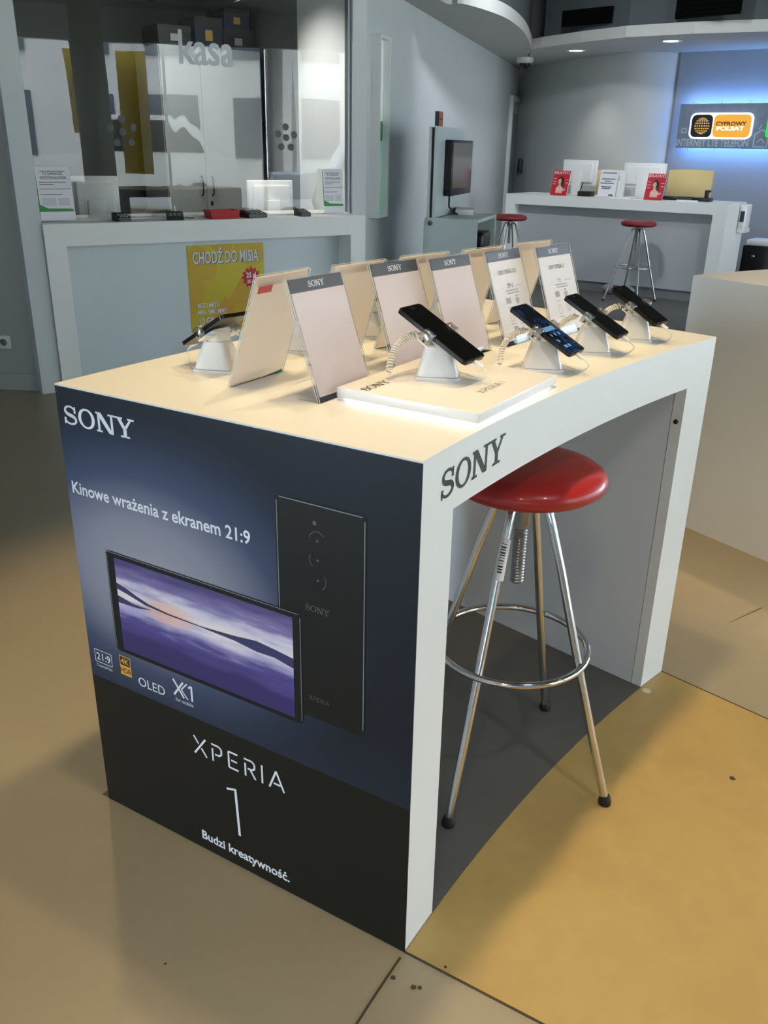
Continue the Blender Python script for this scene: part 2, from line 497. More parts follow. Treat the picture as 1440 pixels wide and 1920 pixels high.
mb = MB(); mb.prism(arc(R_OUT - .03, ca0, A0 + (A1 - A0) * .62) + arc(R_OUT - .005, A0 + (A1 - A0) * .62, ca0), 0.02, H - .03)
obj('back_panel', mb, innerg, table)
x, z = on(1197, 562 + 275, TF, .03)
mb = MB(); mb.lathe([(0, 0), (.006, 0), (.006, .004), (0, .004)], 10, T(1.083, .022, .76) @ Ry(-PI / 2))
obj('hinge_pin', mb, black, table)

PF = TF.inverted() @ frame(L, N - L)       # side-panel frame: x from the back edge to the near corner
PW = (N - L).length
g = NB('poster_gradient', .42); g.b.inputs['Specular IOR Level'].default_value = .22
dx = g.math('DIVIDE', g.math('SUBTRACT', g.x, .20), .50); dz = g.math('DIVIDE', g.math('SUBTRACT', g.z, .60), .33)
d = g.math('SQRT', g.math('ADD', g.math('MULTIPLY', dx, dx), g.math('MULTIPLY', dz, dz)))
c = g.ramp(d, [(0, (160, 158, 166)), (.36, (136, 136, 152)), (.62, (70, 80, 108)), (.84, (40, 50, 70)), (1.0, (26, 31, 41))])
blk = g.math('LESS_THAN', g.z, .33)
lowfade = g.math('MULTIPLY', g.math('SUBTRACT', .47, g.z), 3.0, clamp=True)
c = g.mix(lowfade, c, (52, 61, 80))
c = g.mix(g.math('MULTIPLY', g.math('SUBTRACT', g.x, .42), 1.6, clamp=True), c, (28, 34, 42))
c = g.mix(blk, c, (25, 25, 22))
pm = g.color(c)
mb = MB(); mb.plate([(.0005, .002), (PW - .0005, .002), (PW - .0005, H - .003), (.0005, H - .003)], -.002, 0)
poster = obj('poster_sheet', mb, pm, table, PF)
poster['label'] = 'navy advertising sheet covering the side panel'
E = -.0026
LT = lambda nm, mb_: obj(nm, mb_, whitei, poster)
mb = MB(); sony(mb, .016, .878, .0365, E, sx=1.17); LT('print_wordmark', mb)
mb = MB(); mb.text('Kinowe wrażenia z ekranem 21:9', .0345, .014, .741, E, bold=.016, fit=.432); LT('print_slogan', mb)
mb = MB(); mb.text('OLED', .030, .139, .352, E, fit=.072); LT('print_oled_mark', mb)
mb = MB()
for a, b in (((.018, .368), (.066, .368)), ((.018, .397), (.066, .397))): mb.stroke([a, b], .0014, E)
for a, b in (((.018, .368), (.018, .397)), ((.066, .368), (.066, .397))): mb.stroke([a, b], .0014, E)
mb.text('21:9', .024, .042, .374, E, align='CENTER', bold=.006, sx=1.0)
mb.text('CinemaWide', .009, .042, .357, E, align='CENTER', sx=.95)
LT('print_ratio_mark', mb)
mb = MB()
S = lambda p, w=.0045: mb.stroke(p, w, E)
S([(.236, .402), (.262, .366)]); S([(.262, .402), (.236, .366)]); S([(.272, .402), (.256, .384), (.272, .366)], .003)
S([(.275, .394), (.283, .400), (.283, .366)], .0045)
mb.text('for mobile', .0115, .262, .353, E, align='CENTER', sx=.95)
LT('print_chip_mark', mb)
mb = MB(); xperia(mb, .279, .245, .042, None, .10, E, 1.02); LT('print_product_name', mb)
mb = MB()
S([(.357, .191), (.381, .198)], .005); S([(.379, .199), (.384, .085)], .006)
LT('print_numeral', mb)
mb = MB(); mb.text('Budzi kreatywność.', .0305, .281, .029, E, bold=.022, fit=.225); LT('print_tagline', mb)
mb = MB(); mb.flat([(.090, .362), (.121, .362), (.121, .407), (.090, .407)], E)
obj('print_badge', mb, mat('badge_amber', (226, 164, 60), .5), poster)
mb = MB(); mb.flat([(.092, .385), (.119, .385), (.119, .405), (.092, .405)], E - .0003)
mb.text('HDR', .0175, .1055, .367, E - .0003, align='CENTER', bold=.012, sx=.85)
obj('print_badge_dark', mb, ink, poster)
mb = MB(); mb.text('4K', .019, .1055, .3885, E - .0006, align='CENTER', bold=.012)
obj('print_badge_text', mb, mat('badge_amber', (226, 164, 60)), poster)
# printed phone seen from the back
mb = MB(); mb.flat(rrect(.500, .675, .442, .846, .008), E)
obj('print_phone_back', mb, mat('print_black', (22, 22, 21), .45, spec=.25), poster)
mb = MB()
for pts in ([(.5035, .452), (.5035, .836)], [(.508, .8425), (.667, .8425)], [(.6715, .455), (.6715, .836)]): mb.stroke(pts, .0016, E - .0003)
ed = obj('print_phone_edge', mb, mat('print_edge', (130, 136, 144), .5), poster)
mb = MB(); Y1 = E - .0003
mb.flat(circ(.578, .812, .004, n=12), Y1)
for cz, a0, a1 in ((.782, 40, 170), (.748, 150, 230), (.712, -60, 40)):
    pts = circ(.583, cz, .016, n=14, a0=math.radians(a0), a1=math.radians(a1)); mb.stroke(pts, .0014, Y1)
    mb.flat(circ(.583, cz, .0025, n=10), Y1)
sony(mb, .557, .652, .0115, Y1); xperia(mb, .562, .478, .008, None, .14, Y1)
obj('print_phone_marks', mb, mat('print_dim', (84, 84, 86), .5), poster)
# printed phone lying across, showing a lake at sunset
mb = MB(); mb.flat(rrect(.086, .548, .418, .640, .010), E - .0005)
fr_ = obj('print_phone_front', mb, mat('print_black', (22, 22, 21), .45, spec=.25), poster)
mb = MB()
for pts in ([(.092, .6375), (.542, .6375)], [(.0885, .425), (.0885, .632)], [(.5455, .425), (.5455, .632)]): mb.stroke(pts, .0012, E - .0007)
obj('print_phone_edge', mb, mat('print_edge', (130, 136, 144), .5), poster)
s = NB('print_sunset', .4)
hz = .545
nz = s.noise(9, 5, stretch=(1, 1, 6))
t = s.math('ADD', s.math('DIVIDE', s.math('SUBTRACT', s.z, hz), .085), s.math('MULTIPLY', s.math('SUBTRACT', nz, .5), .9))
sky = s.ramp(s.math('ABSOLUTE', t), [(0, (240, 226, 222)), (.28, (214, 206, 224)), (.55, (128, 118, 168)), (.95, (74, 66, 120))])
lake = s.ramp(s.math('ABSOLUTE', t), [(0, (236, 224, 224)), (.25, (176, 168, 208)), (.55, (84, 74, 142)), (1, (48, 40, 100))])
c = s.mix(s.math('LESS_THAN', s.z, hz), sky, lake)
gx = s.math('DIVIDE', s.math('SUBTRACT', s.x, .24), .075); gz = s.math('DIVIDE', s.math('SUBTRACT', s.z, hz), .03)
gl = s.math('SUBTRACT', 1, s.math('ADD', s.math('MULTIPLY', gx, gx), s.math('MULTIPLY', gz, gz)), clamp=True)
c = s.mix(s.math('MULTIPLY', gl, .6), c, (236, 160, 120)); sm = s.color(c)
mb = MB(); mb.flat([(.108, .4265), (.530, .4265), (.530, .6285), (.108, .6285)], E - .0009)
pic = obj('print_sunset', mb, sm, poster)
mb = MB()
mb.flat([(.108, .575), (.13, .570), (.16, .560), (.19, .552), (.24, .547), (.32, .5455), (.40, .551), (.45, .557), (.49, .553), (.530, .548), (.530, .528), (.49, .536), (.45, .535), (.40, .541), (.32, .5435), (.24, .5435), (.18, .547), (.14, .556), (.108, .562)], E - .0011)
mb.flat([(.108, .548), (.15, .540), (.20, .541), (.16, .534), (.108, .532)], E - .0011)
obj('print_hills', mb, mat('print_hill', (50, 46, 96), .5), poster)
# SONY on the white front
FA = MB(); K = MB(); sony(K, 0, 0, .047, 0)
vv = []
for (a, b, c_) in K.v:
    U = .060 + a * 1.08; zz = .868 + c_ + a * .04
    r_ = R_IN - .0008; ang = A0 - U / R_IN
    vv.append((CEN.x + r_ * math.cos(ang), CEN.y + r_ * math.sin(ang), zz))
K.v = vv
obj('front_lettering', K, ink, table)

# ------------------------------------------------------------------ neighbouring table at the right
t2 = thing('display_table', TF, 'plain white display table standing at the right edge behind the gap', 'table')
B0 = A0 - math.radians(25.55); B1 = B0 - math.radians(14.6); RO2 = 5.45
mb = MB(); mb.prism(arc(R_IN, B0, B1) + arc(RO2, B1, B0), H - .03, H); obj('tabletop', mb, white, t2, bevel=.0012)
mb = MB(); mb.prism(arc(R_IN, B0, B0 - .022, 3) + arc(RO2 - .001, B0 - .022, B0, 3), 0, H - .03); obj('side_panel', mb, white, t2)
mb = MB(); mb.prism(arc(R_IN, B1, B1 + .022, 3) + arc(RO2 - .001, B1 + .022, B1, 3), 0, H - .03); obj('side_panel', mb, white, t2)
mb = MB(); mb.prism(arc(R_IN, B0 - .022, B1 + .022) + arc(R_IN + .03, B1 + .022, B0 - .022), H - AP, H - .03); obj('front_apron', mb, white, t2)

# ------------------------------------------------------------------ platform with light strip
pl = thing('display_platform', TF @ T(.337, .184, H) @ Rz(math.radians(5.5)), 'low white phone platform with lit underside on the table corner', 'display platform')
pw, pd = .160, .138
mb = MB(); mb.rbox(-pw, pw, -pd, pd, .005, .0225, .0015); obj('slab', mb, white2, pl)
led = mat('led_strip', (214, 224, 255), emit=7.0)
mb = MB(); mb.box(-pw + .012, pw - .012, -pd + .012, pd - .012, .0005, .0048); obj('light_strip', mb, led, pl)
mb = MB(); FL = Rx(-PI / 2)
mb2 = MB()
sony(mb, 0, 0, .0185, 0, T(-.150, .080, .0229) @ FL)
obj('lettering', mb, ink, pl)
mb = MB(); xperia(mb, 0, 0, .0150, T(-.044, -.088, .0229) @ FL, .10, 0)
mb.stroke([(.090, .0), (.090, .0150)], .0014, 0, T(-.044, -.088, .0229) @ FL)
obj('lettering', mb, mat('ink_soft', (96, 92, 88), .5), pl)


# ------------------------------------------------------------------ phone stands and phones
def sqr(r, z, n=32, e=.30, dx=0, dy=0):
    p = []
    for i in range(n):
        a = 2 * PI * i / n; c_, s_ = math.cos(a), math.sin(a)
        p.append(V3((dx + r * math.copysign(abs(c_) ** e, c_), dy + r * math.copysign(abs(s_) ** e, s_), z)))
    return p


TILT = math.radians(28.5)


def make_stand(M, label, w, l, group):
    t = thing('phone_stand', M, label, 'phone stand', group)
    RR = Rz(math.radians(30))
    mb = MB(); mb.loft([[RR @ p for p in sqr(*a, e=.22)] for a in ((.040, 0), (.0405, .004), (.0395, .0055))]); obj('base_plate', mb, mat('stand_base_plate', (226, 230, 238), .15), t)
    mb = MB(); mb.loft([[RR @ p for p in sqr(r, z, e=e)] for r, z, e in ((.0375, .0062, .25), (.0365, .012, .28), (.0315, .030, .38), (.0265, .048, .5), (.0245, .056, .6), (.0235, .0575, .62))]); obj('pedestal', mb, white2, t)
    mb = MB(); mb.loft([sqr(.023, .058, e=.7), sqr(.024, .062, e=.7), [V3((p.x, p.y * math.cos(TILT), .072 + p.y * math.sin(TILT))) for p in sqr(.024, 0, e=.7)]]); obj('head', mb, white2, t)
    HM = T(0, 0, .078) @ Rx(TILT)
    mb = MB(); mb.rbox(-w / 2 - .008, w / 2 + .008, -.012, .014, -.0165, -.0122, .0015, 1, HM); mb.rbox(-.020, .020, -.018, .018, -.0122, -.0046, .002, 1, HM)
    obj('bracket', mb, white2, t)
    for sgn in (-1, 1):
        mb = MB(); x = sgn * (w / 2 + .0045)
        mb.rbox(min(x - sgn * .002, x + sgn * .007), max(x - sgn * .002, x + sgn * .007), -.011, .011, -.012, .0100, .0016, 1, HM)
        mb.rbox(min(x, x - sgn * .0095), max(x, x - sgn * .0095), -.011, .011, .0046, .0100, .0016, 1, HM)
        cl = obj('clip', mb, clip, t); cl['label'] = 'clear plastic clip gripping the phone edge'
        mb = MB(); mb.lathe([(0, 0), (.0024, 0), (.0024, .001), (0, .001)], 8, HM @ T(x + sgn * .0072, 0, -.008) @ Ry(sgn * PI / 2)); obj('clip_screw', mb, black, cl)
    # coiled tether from the head down to the surface behind
    P0, P1, P2 = V3((-.014, .030, .076)), V3((-.052, .075, .070)), V3((-.082, .052, .007))
    mid = []; n = 176
    for i in range(n + 1):
        k = i / n; c_ = P0 * (1 - k) ** 2 + P1 * 2 * k * (1 - k) + P2 * k * k
        d_ = (P0 * (-2 * (1 - k)) + P1 * (2 - 4 * k) + P2 * 2 * k).normalized(); a_ = d_.orthogonal().normalized(); b_ = d_.cross(a_)
        rr = .0052 if .06 < k < .94 else .001
        mid.append(c_ + (a_ * math.cos(k * 2 * PI * 22) + b_ * math.sin(k * 2 * PI * 22)) * rr)
    mb = MB(); mb.tube(mid, .0019, 5); obj('coil_cord', mb, cordm, t)
    # charging plug at the lower end and its lead
    mb = MB(); mb.rbox(-.006, .006, -l / 2 - .020, -l / 2 - .001, -.003, .003, .002, 2, HM); obj('charging_plug', mb, white2, t)
    e = HM @ V3((0, -l / 2 - .02, 0))
    pts = [e, e + V3((.004, -.012, -.012)), V3((.012, e.y + .004, .005)), V3((.022, e.y + .025, .003)), V3((.036, -.035, .003)), V3((.036, -.012, .003))]
    sm_ = []
    for i in range(len(pts) - 1):
        p_, a_, b_, q_ = pts[max(i - 1, 0)], pts[i], pts[i + 1], pts[min(i + 2, len(pts) - 1)]
        for k in range(5):
            u_ = k / 5; sm_.append(.5 * ((2 * a_) + (b_ - p_) * u_ + (2 * p_ - 5 * a_ + 4 * b_ - q_) * u_ ** 2 + (3 * a_ - p_ - 3 * b_ + q_) * u_ ** 3))
    mb = MB(); mb.tube(sm_ + [pts[-1]], .0013, 5); obj('charging_lead', mb, cordm, t)
    return t


screen_off = mat('screen_off', (7, 7, 8), .06, spec=.45)
sn = NB('screen_lit', .12)
n1 = sn.noise(45, 2)
blk_ = sn.ramp(sn.math('ADD', n1, sn.math('MULTIPLY', sn.y, -1.2)), [(.35, (8, 12, 22)), (.52, (14, 24, 46)), (.56, (40, 90, 150)), (.62, (16, 28, 52)), (.72, (70, 120, 170)), (.78, (10, 14, 24))])
sn.color((8, 9, 12)); sn.glow(blk_, .38)
phone_body = mat('phone_body', (12, 12, 14), .3, spec=.35)


def make_phone(M, label, w, l, lit=False, group=None, bodym=None):
    t = thing('smartphone', M, label, 'phone', group)
    bm_ = bodym or phone_body
    mb = MB(); mb.prism(rrect(-w / 2, w / 2, -l / 2, l / 2, .008), -.0040, .0036, smooth=True)
    obj('body', mb, bm_, t, bevel=.0018)
    mb = MB(); mb.prism(rrect(-w / 2 + .003, w / 2 - .003, -l / 2 + .003, l / 2 - .003, .006), .0036, .0040); obj('screen', mb, sn.m if lit else screen_off, t)
    mb = MB(); mb.prism(rrect(-.006, .006, l / 2 - .0095, l / 2 - .0080, .0006, 3), .0040, .0042); obj('earpiece', mb, mat('earpiece', (50, 50, 54), .4), t)
    mb = MB(); mb.rbox(w / 2 - .0006, w / 2 + .0006, -.012, .006, -.0012, .0012, .0003, 1); obj('side_button', mb, bm_, t)
    if lit:
        mb = MB()
        for i, (a_, b_, c_) in enumerate(((0, 0, .012), (0, 1, .007), (1, 0, .009), (2, 2, .006), (1, 2, .005), (0, 2, .004))):
            xx = (-.022 + a_ * .016); yy = -.06 + b_ * .018
            mb.prism(rrect(xx, xx + c_, yy, yy + .008, .001, 3), .0040, .0042)
        ic = NB('icon_blue', .3); ic.color((90, 140, 190)); ic.b.inputs['Emission Color'].default_value = lin((70, 120, 180)); ic.b.inputs['Emission Strength'].default_value = .28
        obj('screen_icons', mb, ic.m, t)
        mb = MB(); mb.prism([(-.027, -.008), (.02, -.008), (.02, .004), (-.027, .004)], .0040, .0042); obj('screen_widget', mb, ic.m, t)
    else:
        pass
    return t


FS = 'phone stands along the front of the table'
stands = [
    (.350, .222, H + .0225, .073, .163, 4, False, 'white phone stand standing on the low white platform', 'large black phone tilted over the low white platform'),
    (.625, .155, H, .070, .157, 2.5, True, 'white phone stand holding the phone with the lit blue screen', 'black phone with a lit blue screen on its stand'),
    (.842, .152, H, .067, .149, 3, False, 'white phone stand, third along the front, right of the lit phone', 'black phone third along the front, right of the lit screen phone'),
    (1.042, .138, H, .064, .142, -5.5, False, 'white phone stand closest to the far right table corner', 'black phone closest to the far right table corner'),
]
for u_, v_, z_, w_, l_, yaw, lit, ls, lp in stands:
    M = TF @ T(u_, v_, z_) @ Rz(math.radians(yaw))
    make_stand(M, ls, w_, l_, FS)
    make_phone(M @ T(0, -.004, .078) @ Rx(TILT), lp, w_, l_, lit, 'display phones on stands')
BS = 'phone stands along the back of the table'
for i, (u_, v_, ls, lp) in enumerate((
        (.182, .628, 'white phone stand at the back left corner before the yellow poster', 'black phone seen edge-on at the back left table corner'),
        (.42, .625, 'white phone stand behind the leftmost slanted sign holders', 'phone behind the leftmost slanted sign holders'),
        (.64, .62, 'white phone stand behind the middle slanted sign holders', 'phone behind the middle slanted sign holders'),
        (.86, .615, 'white phone stand behind the holder of the dearer price sheet', 'phone behind the holder of the dearer price sheet'))):
    M = TF @ T(u_, v_, H) @ Rz(PI + math.radians(-4))
    make_stand(M, ls, .070, .150, BS)
    make_phone(M @ T(0, -.004, .078) @ Rx(TILT), lp, .070, .150, False, 'display phones on stands')

# ------------------------------------------------------------------ slanted sign holders
SW, SH = .156, .214
frost = sheet('frosted_insert', (236, 228, 232), .35); acre = sheet('acrylic_edge', (206, 214, 216), .5); cardp = sheet('price_paper', (238, 238, 242), .15); warmp = sheet('insert_warm', (248, 244, 240), .85)


def holder(M, label, kind, lines=(), group=None):
    """M: origin at the lower left of the panel, x along it, z up; leans towards +y"""
    t = thing('sign_holder', M, label, 'sign holder', group)
    ti = math.radians(19.5); P = Rx(-ti)
    mb = MB(); mb.box(0, SW, -.0032, -.0014, 0, SH, P); mb.m[0] = mb.m[1] = mb.m[3] = mb.m[5] = 1; obj('front_sheet', mb, [acr, acre], t)
    mb = MB(); mb.box(0, SW, .0014, .0034, 0, SH, P); mb.m[0] = mb.m[1] = mb.m[3] = mb.m[5] = 1; obj('back_sheet', mb, [acr, acre], t)
    mb = MB()
    mb.box(0, SW, -.0045, .0045, -.0015, .0015); mb.box(0, SW, .0, .085, 0, .003)
    obj('foot', mb, acr, t)
    if kind == 'back':
        mb = MB(); mb.plate([(.001, .004), (SW - .001, .004), (SW - .001, SH - .002), (.014, SH - .002), (.001, SH - .016)], -.0009, .0009, P)
        obj('insert', mb, warmp, t)
        mb = MB(); mb.plate([(.006, SH - .018), (SW - .006, SH - .018), (SW - .002, SH - .0005), (.012, SH - .0005)], .0036, .0050, P)
        obj('top_band', mb, sheet('band_warm', (238, 228, 218), .4), t)
        return t
    mb = MB(); mb.plate([(.007, .010), (SW - .003, .010), (SW - .003, SH - .026), (.007, SH - .026)], -.0009, .0009, P)
    ins = obj('insert', mb, cardp if kind == 'printed' else frost, t)
    mb = MB(); mb.plate([(.007, SH - .026), (SW - .003, SH - .026), (SW - .003, SH - .003), (.007, SH - .003)], -.0009, .0009, P)
    obj('header', mb, mat('header_grey' if kind != 'printed' else 'header_slate', (74, 76, 82) if kind != 'printed' else (92, 98, 116), .5), t)
    mb = MB(); sony(mb, SW / 2 - .0225, SH - .0195, .0105, -.0012, P); obj('lettering', mb, whitei, t)
    if kind == 'printed':
        mb = MB()
        mb.text(lines[0], .0135, SW / 2, .158, -.0012, P, 'CENTER', sx=.72, bold=.004)
        mb.text(lines[1], .0150, SW / 2, .126, -.0012, P, 'CENTER', sx=.72, bold=.008)
        obj('print_title', mb, mat('ink_mid', (92, 94, 102), .6), t)
        mb = MB()
        mb.text('od', .006, .040, .127, -.0012, P); mb.text('z abonamentem', .006, .100, .127, -.0012, P, sx=.8)
        for k, (a_, b_) in enumerate(((.055, .110), (.060, .112))): mb.flat([(a_, .119 - k * .006), (b_, .119 - k * .006), (b_, .1215 - k * .006), (a_, .1215 - k * .006)], -.0012, P)
        # icons: screen, robot, handset, camera
        mb.flat([(.048, .092), (.068, .092), (.068, .105), (.048, .105)], -.0012, P)
        mb.flat(rrect(.092, .102, .090, .102, .002, 3), -.0012, P); mb.flat(circ(.097, .1045, .005, .0045, 10, 0, PI), -.0012, P)
        mb.stroke([(.0895, .092), (.0895, .101)], .002, -.0012, P); mb.stroke([(.1045, .092), (.1045, .101)], .002, -.0012, P); mb.stroke([(.095, .086), (.095, .091)], .002, -.0012, P); mb.stroke([(.099, .086), (.099, .091)], .002, -.0012, P)
        for r_ in (((.052, .052), (.064, .052), (.064, .072), (.052, .072), (.052, .052)), ((.090, .056), (.106, .056), (.106, .070), (.100, .070), (.098, .073), (.095, .070), (.090, .070), (.090, .056))): mb.stroke(list(r_), .0012, -.0012, P)
        mb.stroke(circ(.098, .063, .004, n=12) + [(.102, .063)], .0012, -.0012, P)
        for z_, a_, b_ in ((.083, .05, .066), (.080, .088, .108), (.046, .048, .070), (.043, .088, .108), (.032, .055, .095), (.020, .045, .105), (.015, .05, .10)):
            mb.flat([(a_, z_ - .0012), (b_, z_ - .0012), (b_, z_ + .0004), (a_, z_ + .0004)], -.0012, P)
        mb.flat([(.056, .030), (.074, .030), (.074, .040), (.056, .040)], -.0012, P)
        obj('print_small', mb, inkl, t)
    return t


GF = 'slanted sign holders in the front row'
for (u_, v_, ph), kind, lab, ln in (
        ((.124, .310, .07), 'blank', 'slanted sign holder with empty grey sheet, closest to the platform corner', ()),
        ((.382, .345, .0), 'blank', 'slanted sign holder with empty grey sheet, directly behind the phone on the platform', ()),
        ((.540, .318, .015), 'blank', 'slanted sign holder with empty grey sheet, between platform phone and printed price sheets', ()),
        ((.742, .311, .015), 'printed', 'slanted sign holder with white price sheet with the three-figure price', ('SONY XPERIA XZ3', '299 zł')),
        ((.909, .281, -.046), 'printed', 'slanted sign holder with white price sheet with the one-figure price', ('SONY XPERIA L3', '1 zł'))):
    holder(TF @ T(u_, v_, H) @ Rz(ph), lab, kind, ln, GF)
GB = 'slanted sign holders in the back row'
for (u_, v_, ph), lab in (
        ((.099, .508, .12), 'leftmost back-row sign holder, red tag at its top and teal tag at its foot'),
        ((.317, .517, -.03), 'back-row sign holder behind the first pair of grey sheets'),
        ((.535, .519, -.08), 'back-row sign holder behind the third grey sheet, with cut corner'),
        ((.736, .501, -.07), 'back-row sign holder behind the three-figure price sheet'),
        ((.958, .495, -.09), 'back-row sign holder behind the one-figure price sheet')):
    # leans the other way: seen from its rear
    M = TF @ T(u_, v_, H) @ Rz(ph) @ T(SW, 0, 0) @ Rz(PI)
    h_ = holder(M, lab, 'back', (), GB)
    if u_ < .1:
        P = Rx(-math.radians(19.5))
        mb = MB(); mb.plate([(SW - .050, SH - .032), (SW - .012, SH - .032), (SW - .012, SH - .012), (SW - .050, SH - .012)], .0036, .0040, P)
        obj('red_tag', mb, mat('tag_red', (226, 90, 96), .5), h_)
        mb = MB(); mb.plate([(.006, .008), (.060, .003), (.006, .003)], .0036, .0040, P)
        obj('teal_tag', mb, mat('tag_teal', (20, 150, 150), .5), h_)


# ------------------------------------------------------------------ bar stools
def make_stool(M, label, seat_m, group, seg=32, rot=0.0):
    t = thing('bar_stool', M, label, 'stool', group)
    mb = MB(); mb.lathe([(.02, .706), (.12, .706), (.150, .711), (.165, .722), (.169, .734), (.165, .746), (.150, .757), (.12, .764), (.06, .767), (.004, .768)], seg); obj('seat', mb, seat_m, t)
    mb = MB(); mb.lathe([(.019, .704), (.026, .690), (.020, .676), (.019, .62)], 16); obj('collar', mb, steel, t)
    prof = []
    for i in range(19): prof += [(.0150, .618 - i * .007), (.0152, .616 - i * .007), (.0122, .6145 - i * .007), (.0124, .612 - i * .007)]
    mb = MB(); mb.lathe(prof[::-1], 14); obj('screw_post', mb, steel, t)
    feet = .258
    for k in range(4):
        a = rot + k * PI / 2 + PI / 4; c_, s_ = math.cos(a), math.sin(a)
        pts = []
        for r_, z_ in ((.018, .672), (.030, .684), (.045, .682), (.058, .668), (.068, .640), (.100, .54), (.16, .33), (.21, .165), (feet, .012)): pts.append((r_ * c_, r_ * s_, z_))
        mb = MB(); mb.tube(pts, .0095, 10); lg = obj('leg', mb, chrome, t)
        mb = MB(); mb.lathe([(.006, 0), (.014, .0), (.015, .008), (.012, .02), (.010, .024)], 12, T(feet * c_, feet * s_, 0)); obj('rubber_foot', mb, rubber, lg)
    mb = MB(); n = 48; rr = .170; mb.tube([(rr * math.cos(2 * PI * i / n), rr * math.sin(2 * PI * i / n), .330) for i in range(n)], .0078, 8, True); obj('foot_ring', mb, chrome, t)
    return t


GS = 'red bar stools'
sc = V3((.293, 1.697, 0)); rot1 = math.atan2(1.552 - 1.697, .517 - .293) - PI / 4
st = make_stool(T(*sc), 'red bar stool standing under the white display table', red, GS, 40, rot1)
mb = MB(); a = math.radians(0)
# barcode sticker on the near-left leg
k = V3((.158, 1.471, 0)) - sc; k.normalize()
d_ = (V3((k.x * .11, k.y * .11, .505)) - V3((k.x * .075, k.y * .075, .617))); ln_ = d_.length; d_.normalize()
side = V3((-k.y, k.x, 0)); nrm = side.cross(d_); nrm.normalize()
if nrm.dot(V3((-.17, -.98, 0))) < 0: nrm = -nrm
o_ = V3((k.x * .075, k.y * .075, .617)); ring = []
for zz in (0, ln_ * .75):
    ring.append([o_ + d_ * zz + (side * math.cos(b) + nrm * math.sin(b)) * .0102 for b in [PI * (.02 + .96 * i / 8) for i in range(9)]])
mb.add(ring[0] + ring[1], [(i, i + 1, 9 + i + 1, 9 + i) for i in range(8)], True)
stk = obj('barcode_sticker', mb, paper, st)
mb = MB()
for i in range(11):
    z0 = ln_ * (.08 + i * .05); z1 = z0 + ln_ * random.choice((.012, .02, .03))
    r0 = [o_ + d_ * z0 + (side * math.cos(b) + nrm * math.sin(b)) * .0105 for b in [PI * (.30 + .45 * j / 4) for j in range(5)]]
    r1 = [o_ + d_ * z1 + (side * math.cos(b) + nrm * math.sin(b)) * .0105 for b in [PI * (.30 + .45 * j / 4) for j in range(5)]]
    mb.add(r0 + r1, [(j, j + 1, 6 + j, 5 + j) for j in range(4)])
obj('barcode', mb, ink, stk)
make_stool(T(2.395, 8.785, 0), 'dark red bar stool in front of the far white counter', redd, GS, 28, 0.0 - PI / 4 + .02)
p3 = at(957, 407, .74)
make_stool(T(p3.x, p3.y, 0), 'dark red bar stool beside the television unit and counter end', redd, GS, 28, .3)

# ------------------------------------------------------------------ cash desk (glazed booth)
CEIL = 2.40
dk = (math.sin(math.radians(56)), math.cos(math.radians(56)))
KO = V3((-1.895, 4.965, 0)); KF = frame(KO, dk); KL = 2.09
cnt = thing('cash_counter', KF, 'white cash counter with recessed front below the glazed booth', 'counter')
mb = MB(); mb.box(0, KL, 0, .62, .82, .94); obj('counter_top', mb, white, cnt)
mb = MB(); mb.box(0, .115, 0, .3, 0, .82); obj('end_post', mb, white, cnt)
mb = MB(); mb.box(KL - .115, KL, 0, .3, 0, .82); obj('end_post', mb, white, cnt)
mb = MB(); mb.box(.115, KL - .115, .16, .19, 0, .82); obj('front_panel', mb, mat('panel_pale_blue', (206, 216, 222), .4, noise=.01, nscale=3), cnt)

mb = MB(); mb.box(-.115, -.002, .02, .30, 0, CEIL); struct('trim_1', mb, wallw, None, KF)
mb = MB(); mb.box(KL - .005, KL + .10, .16, .9, 0, CEIL); struct('trim_2', mb, wallw, None, KF)
# pier left of the booth, facing the shop
P0, P1 = at(-60, 726, 0), at(88, 733, 0)
PFm = frame(P0, P1 - P0); pl_ = (P1 - P0).length
yk = V3((KF[0][1], KF[1][1], 0))
mb = MB(); mb.prism([tuple(p_.to_2d()) for p_ in (PFm @ V3((-3.9, 0, 0)), P1, P1 + yk * .7, PFm @ V3((-3.9, .7, 0)))], 0, 3.2); struct('wall_left', mb, wallp)
mb = MB(); mb.box(-3.5, pl_ + .002, -.012, 0, 0, .10); struct('baseboard_left', mb, wallp, None, PFm)
x, z = on(9, 641, PFm)
so = thing('wall_socket', PFm @ T(x, 0, z), 'white electrical socket low on the grey left pier', 'socket')
mb = MB(); mb.rbox(-.04, .04, -.012, 0, -.04, .04, .004); obj('cover', mb, white2, so)
mb = MB(); mb.lathe([(0, 0), (.020, 0), (.020, .002), (0, .002)], 18, T(0, -.0125, 0) @ Rx(PI / 2)); obj('outlet', mb, mat('socket_grey', (120, 120, 118), .5), so)

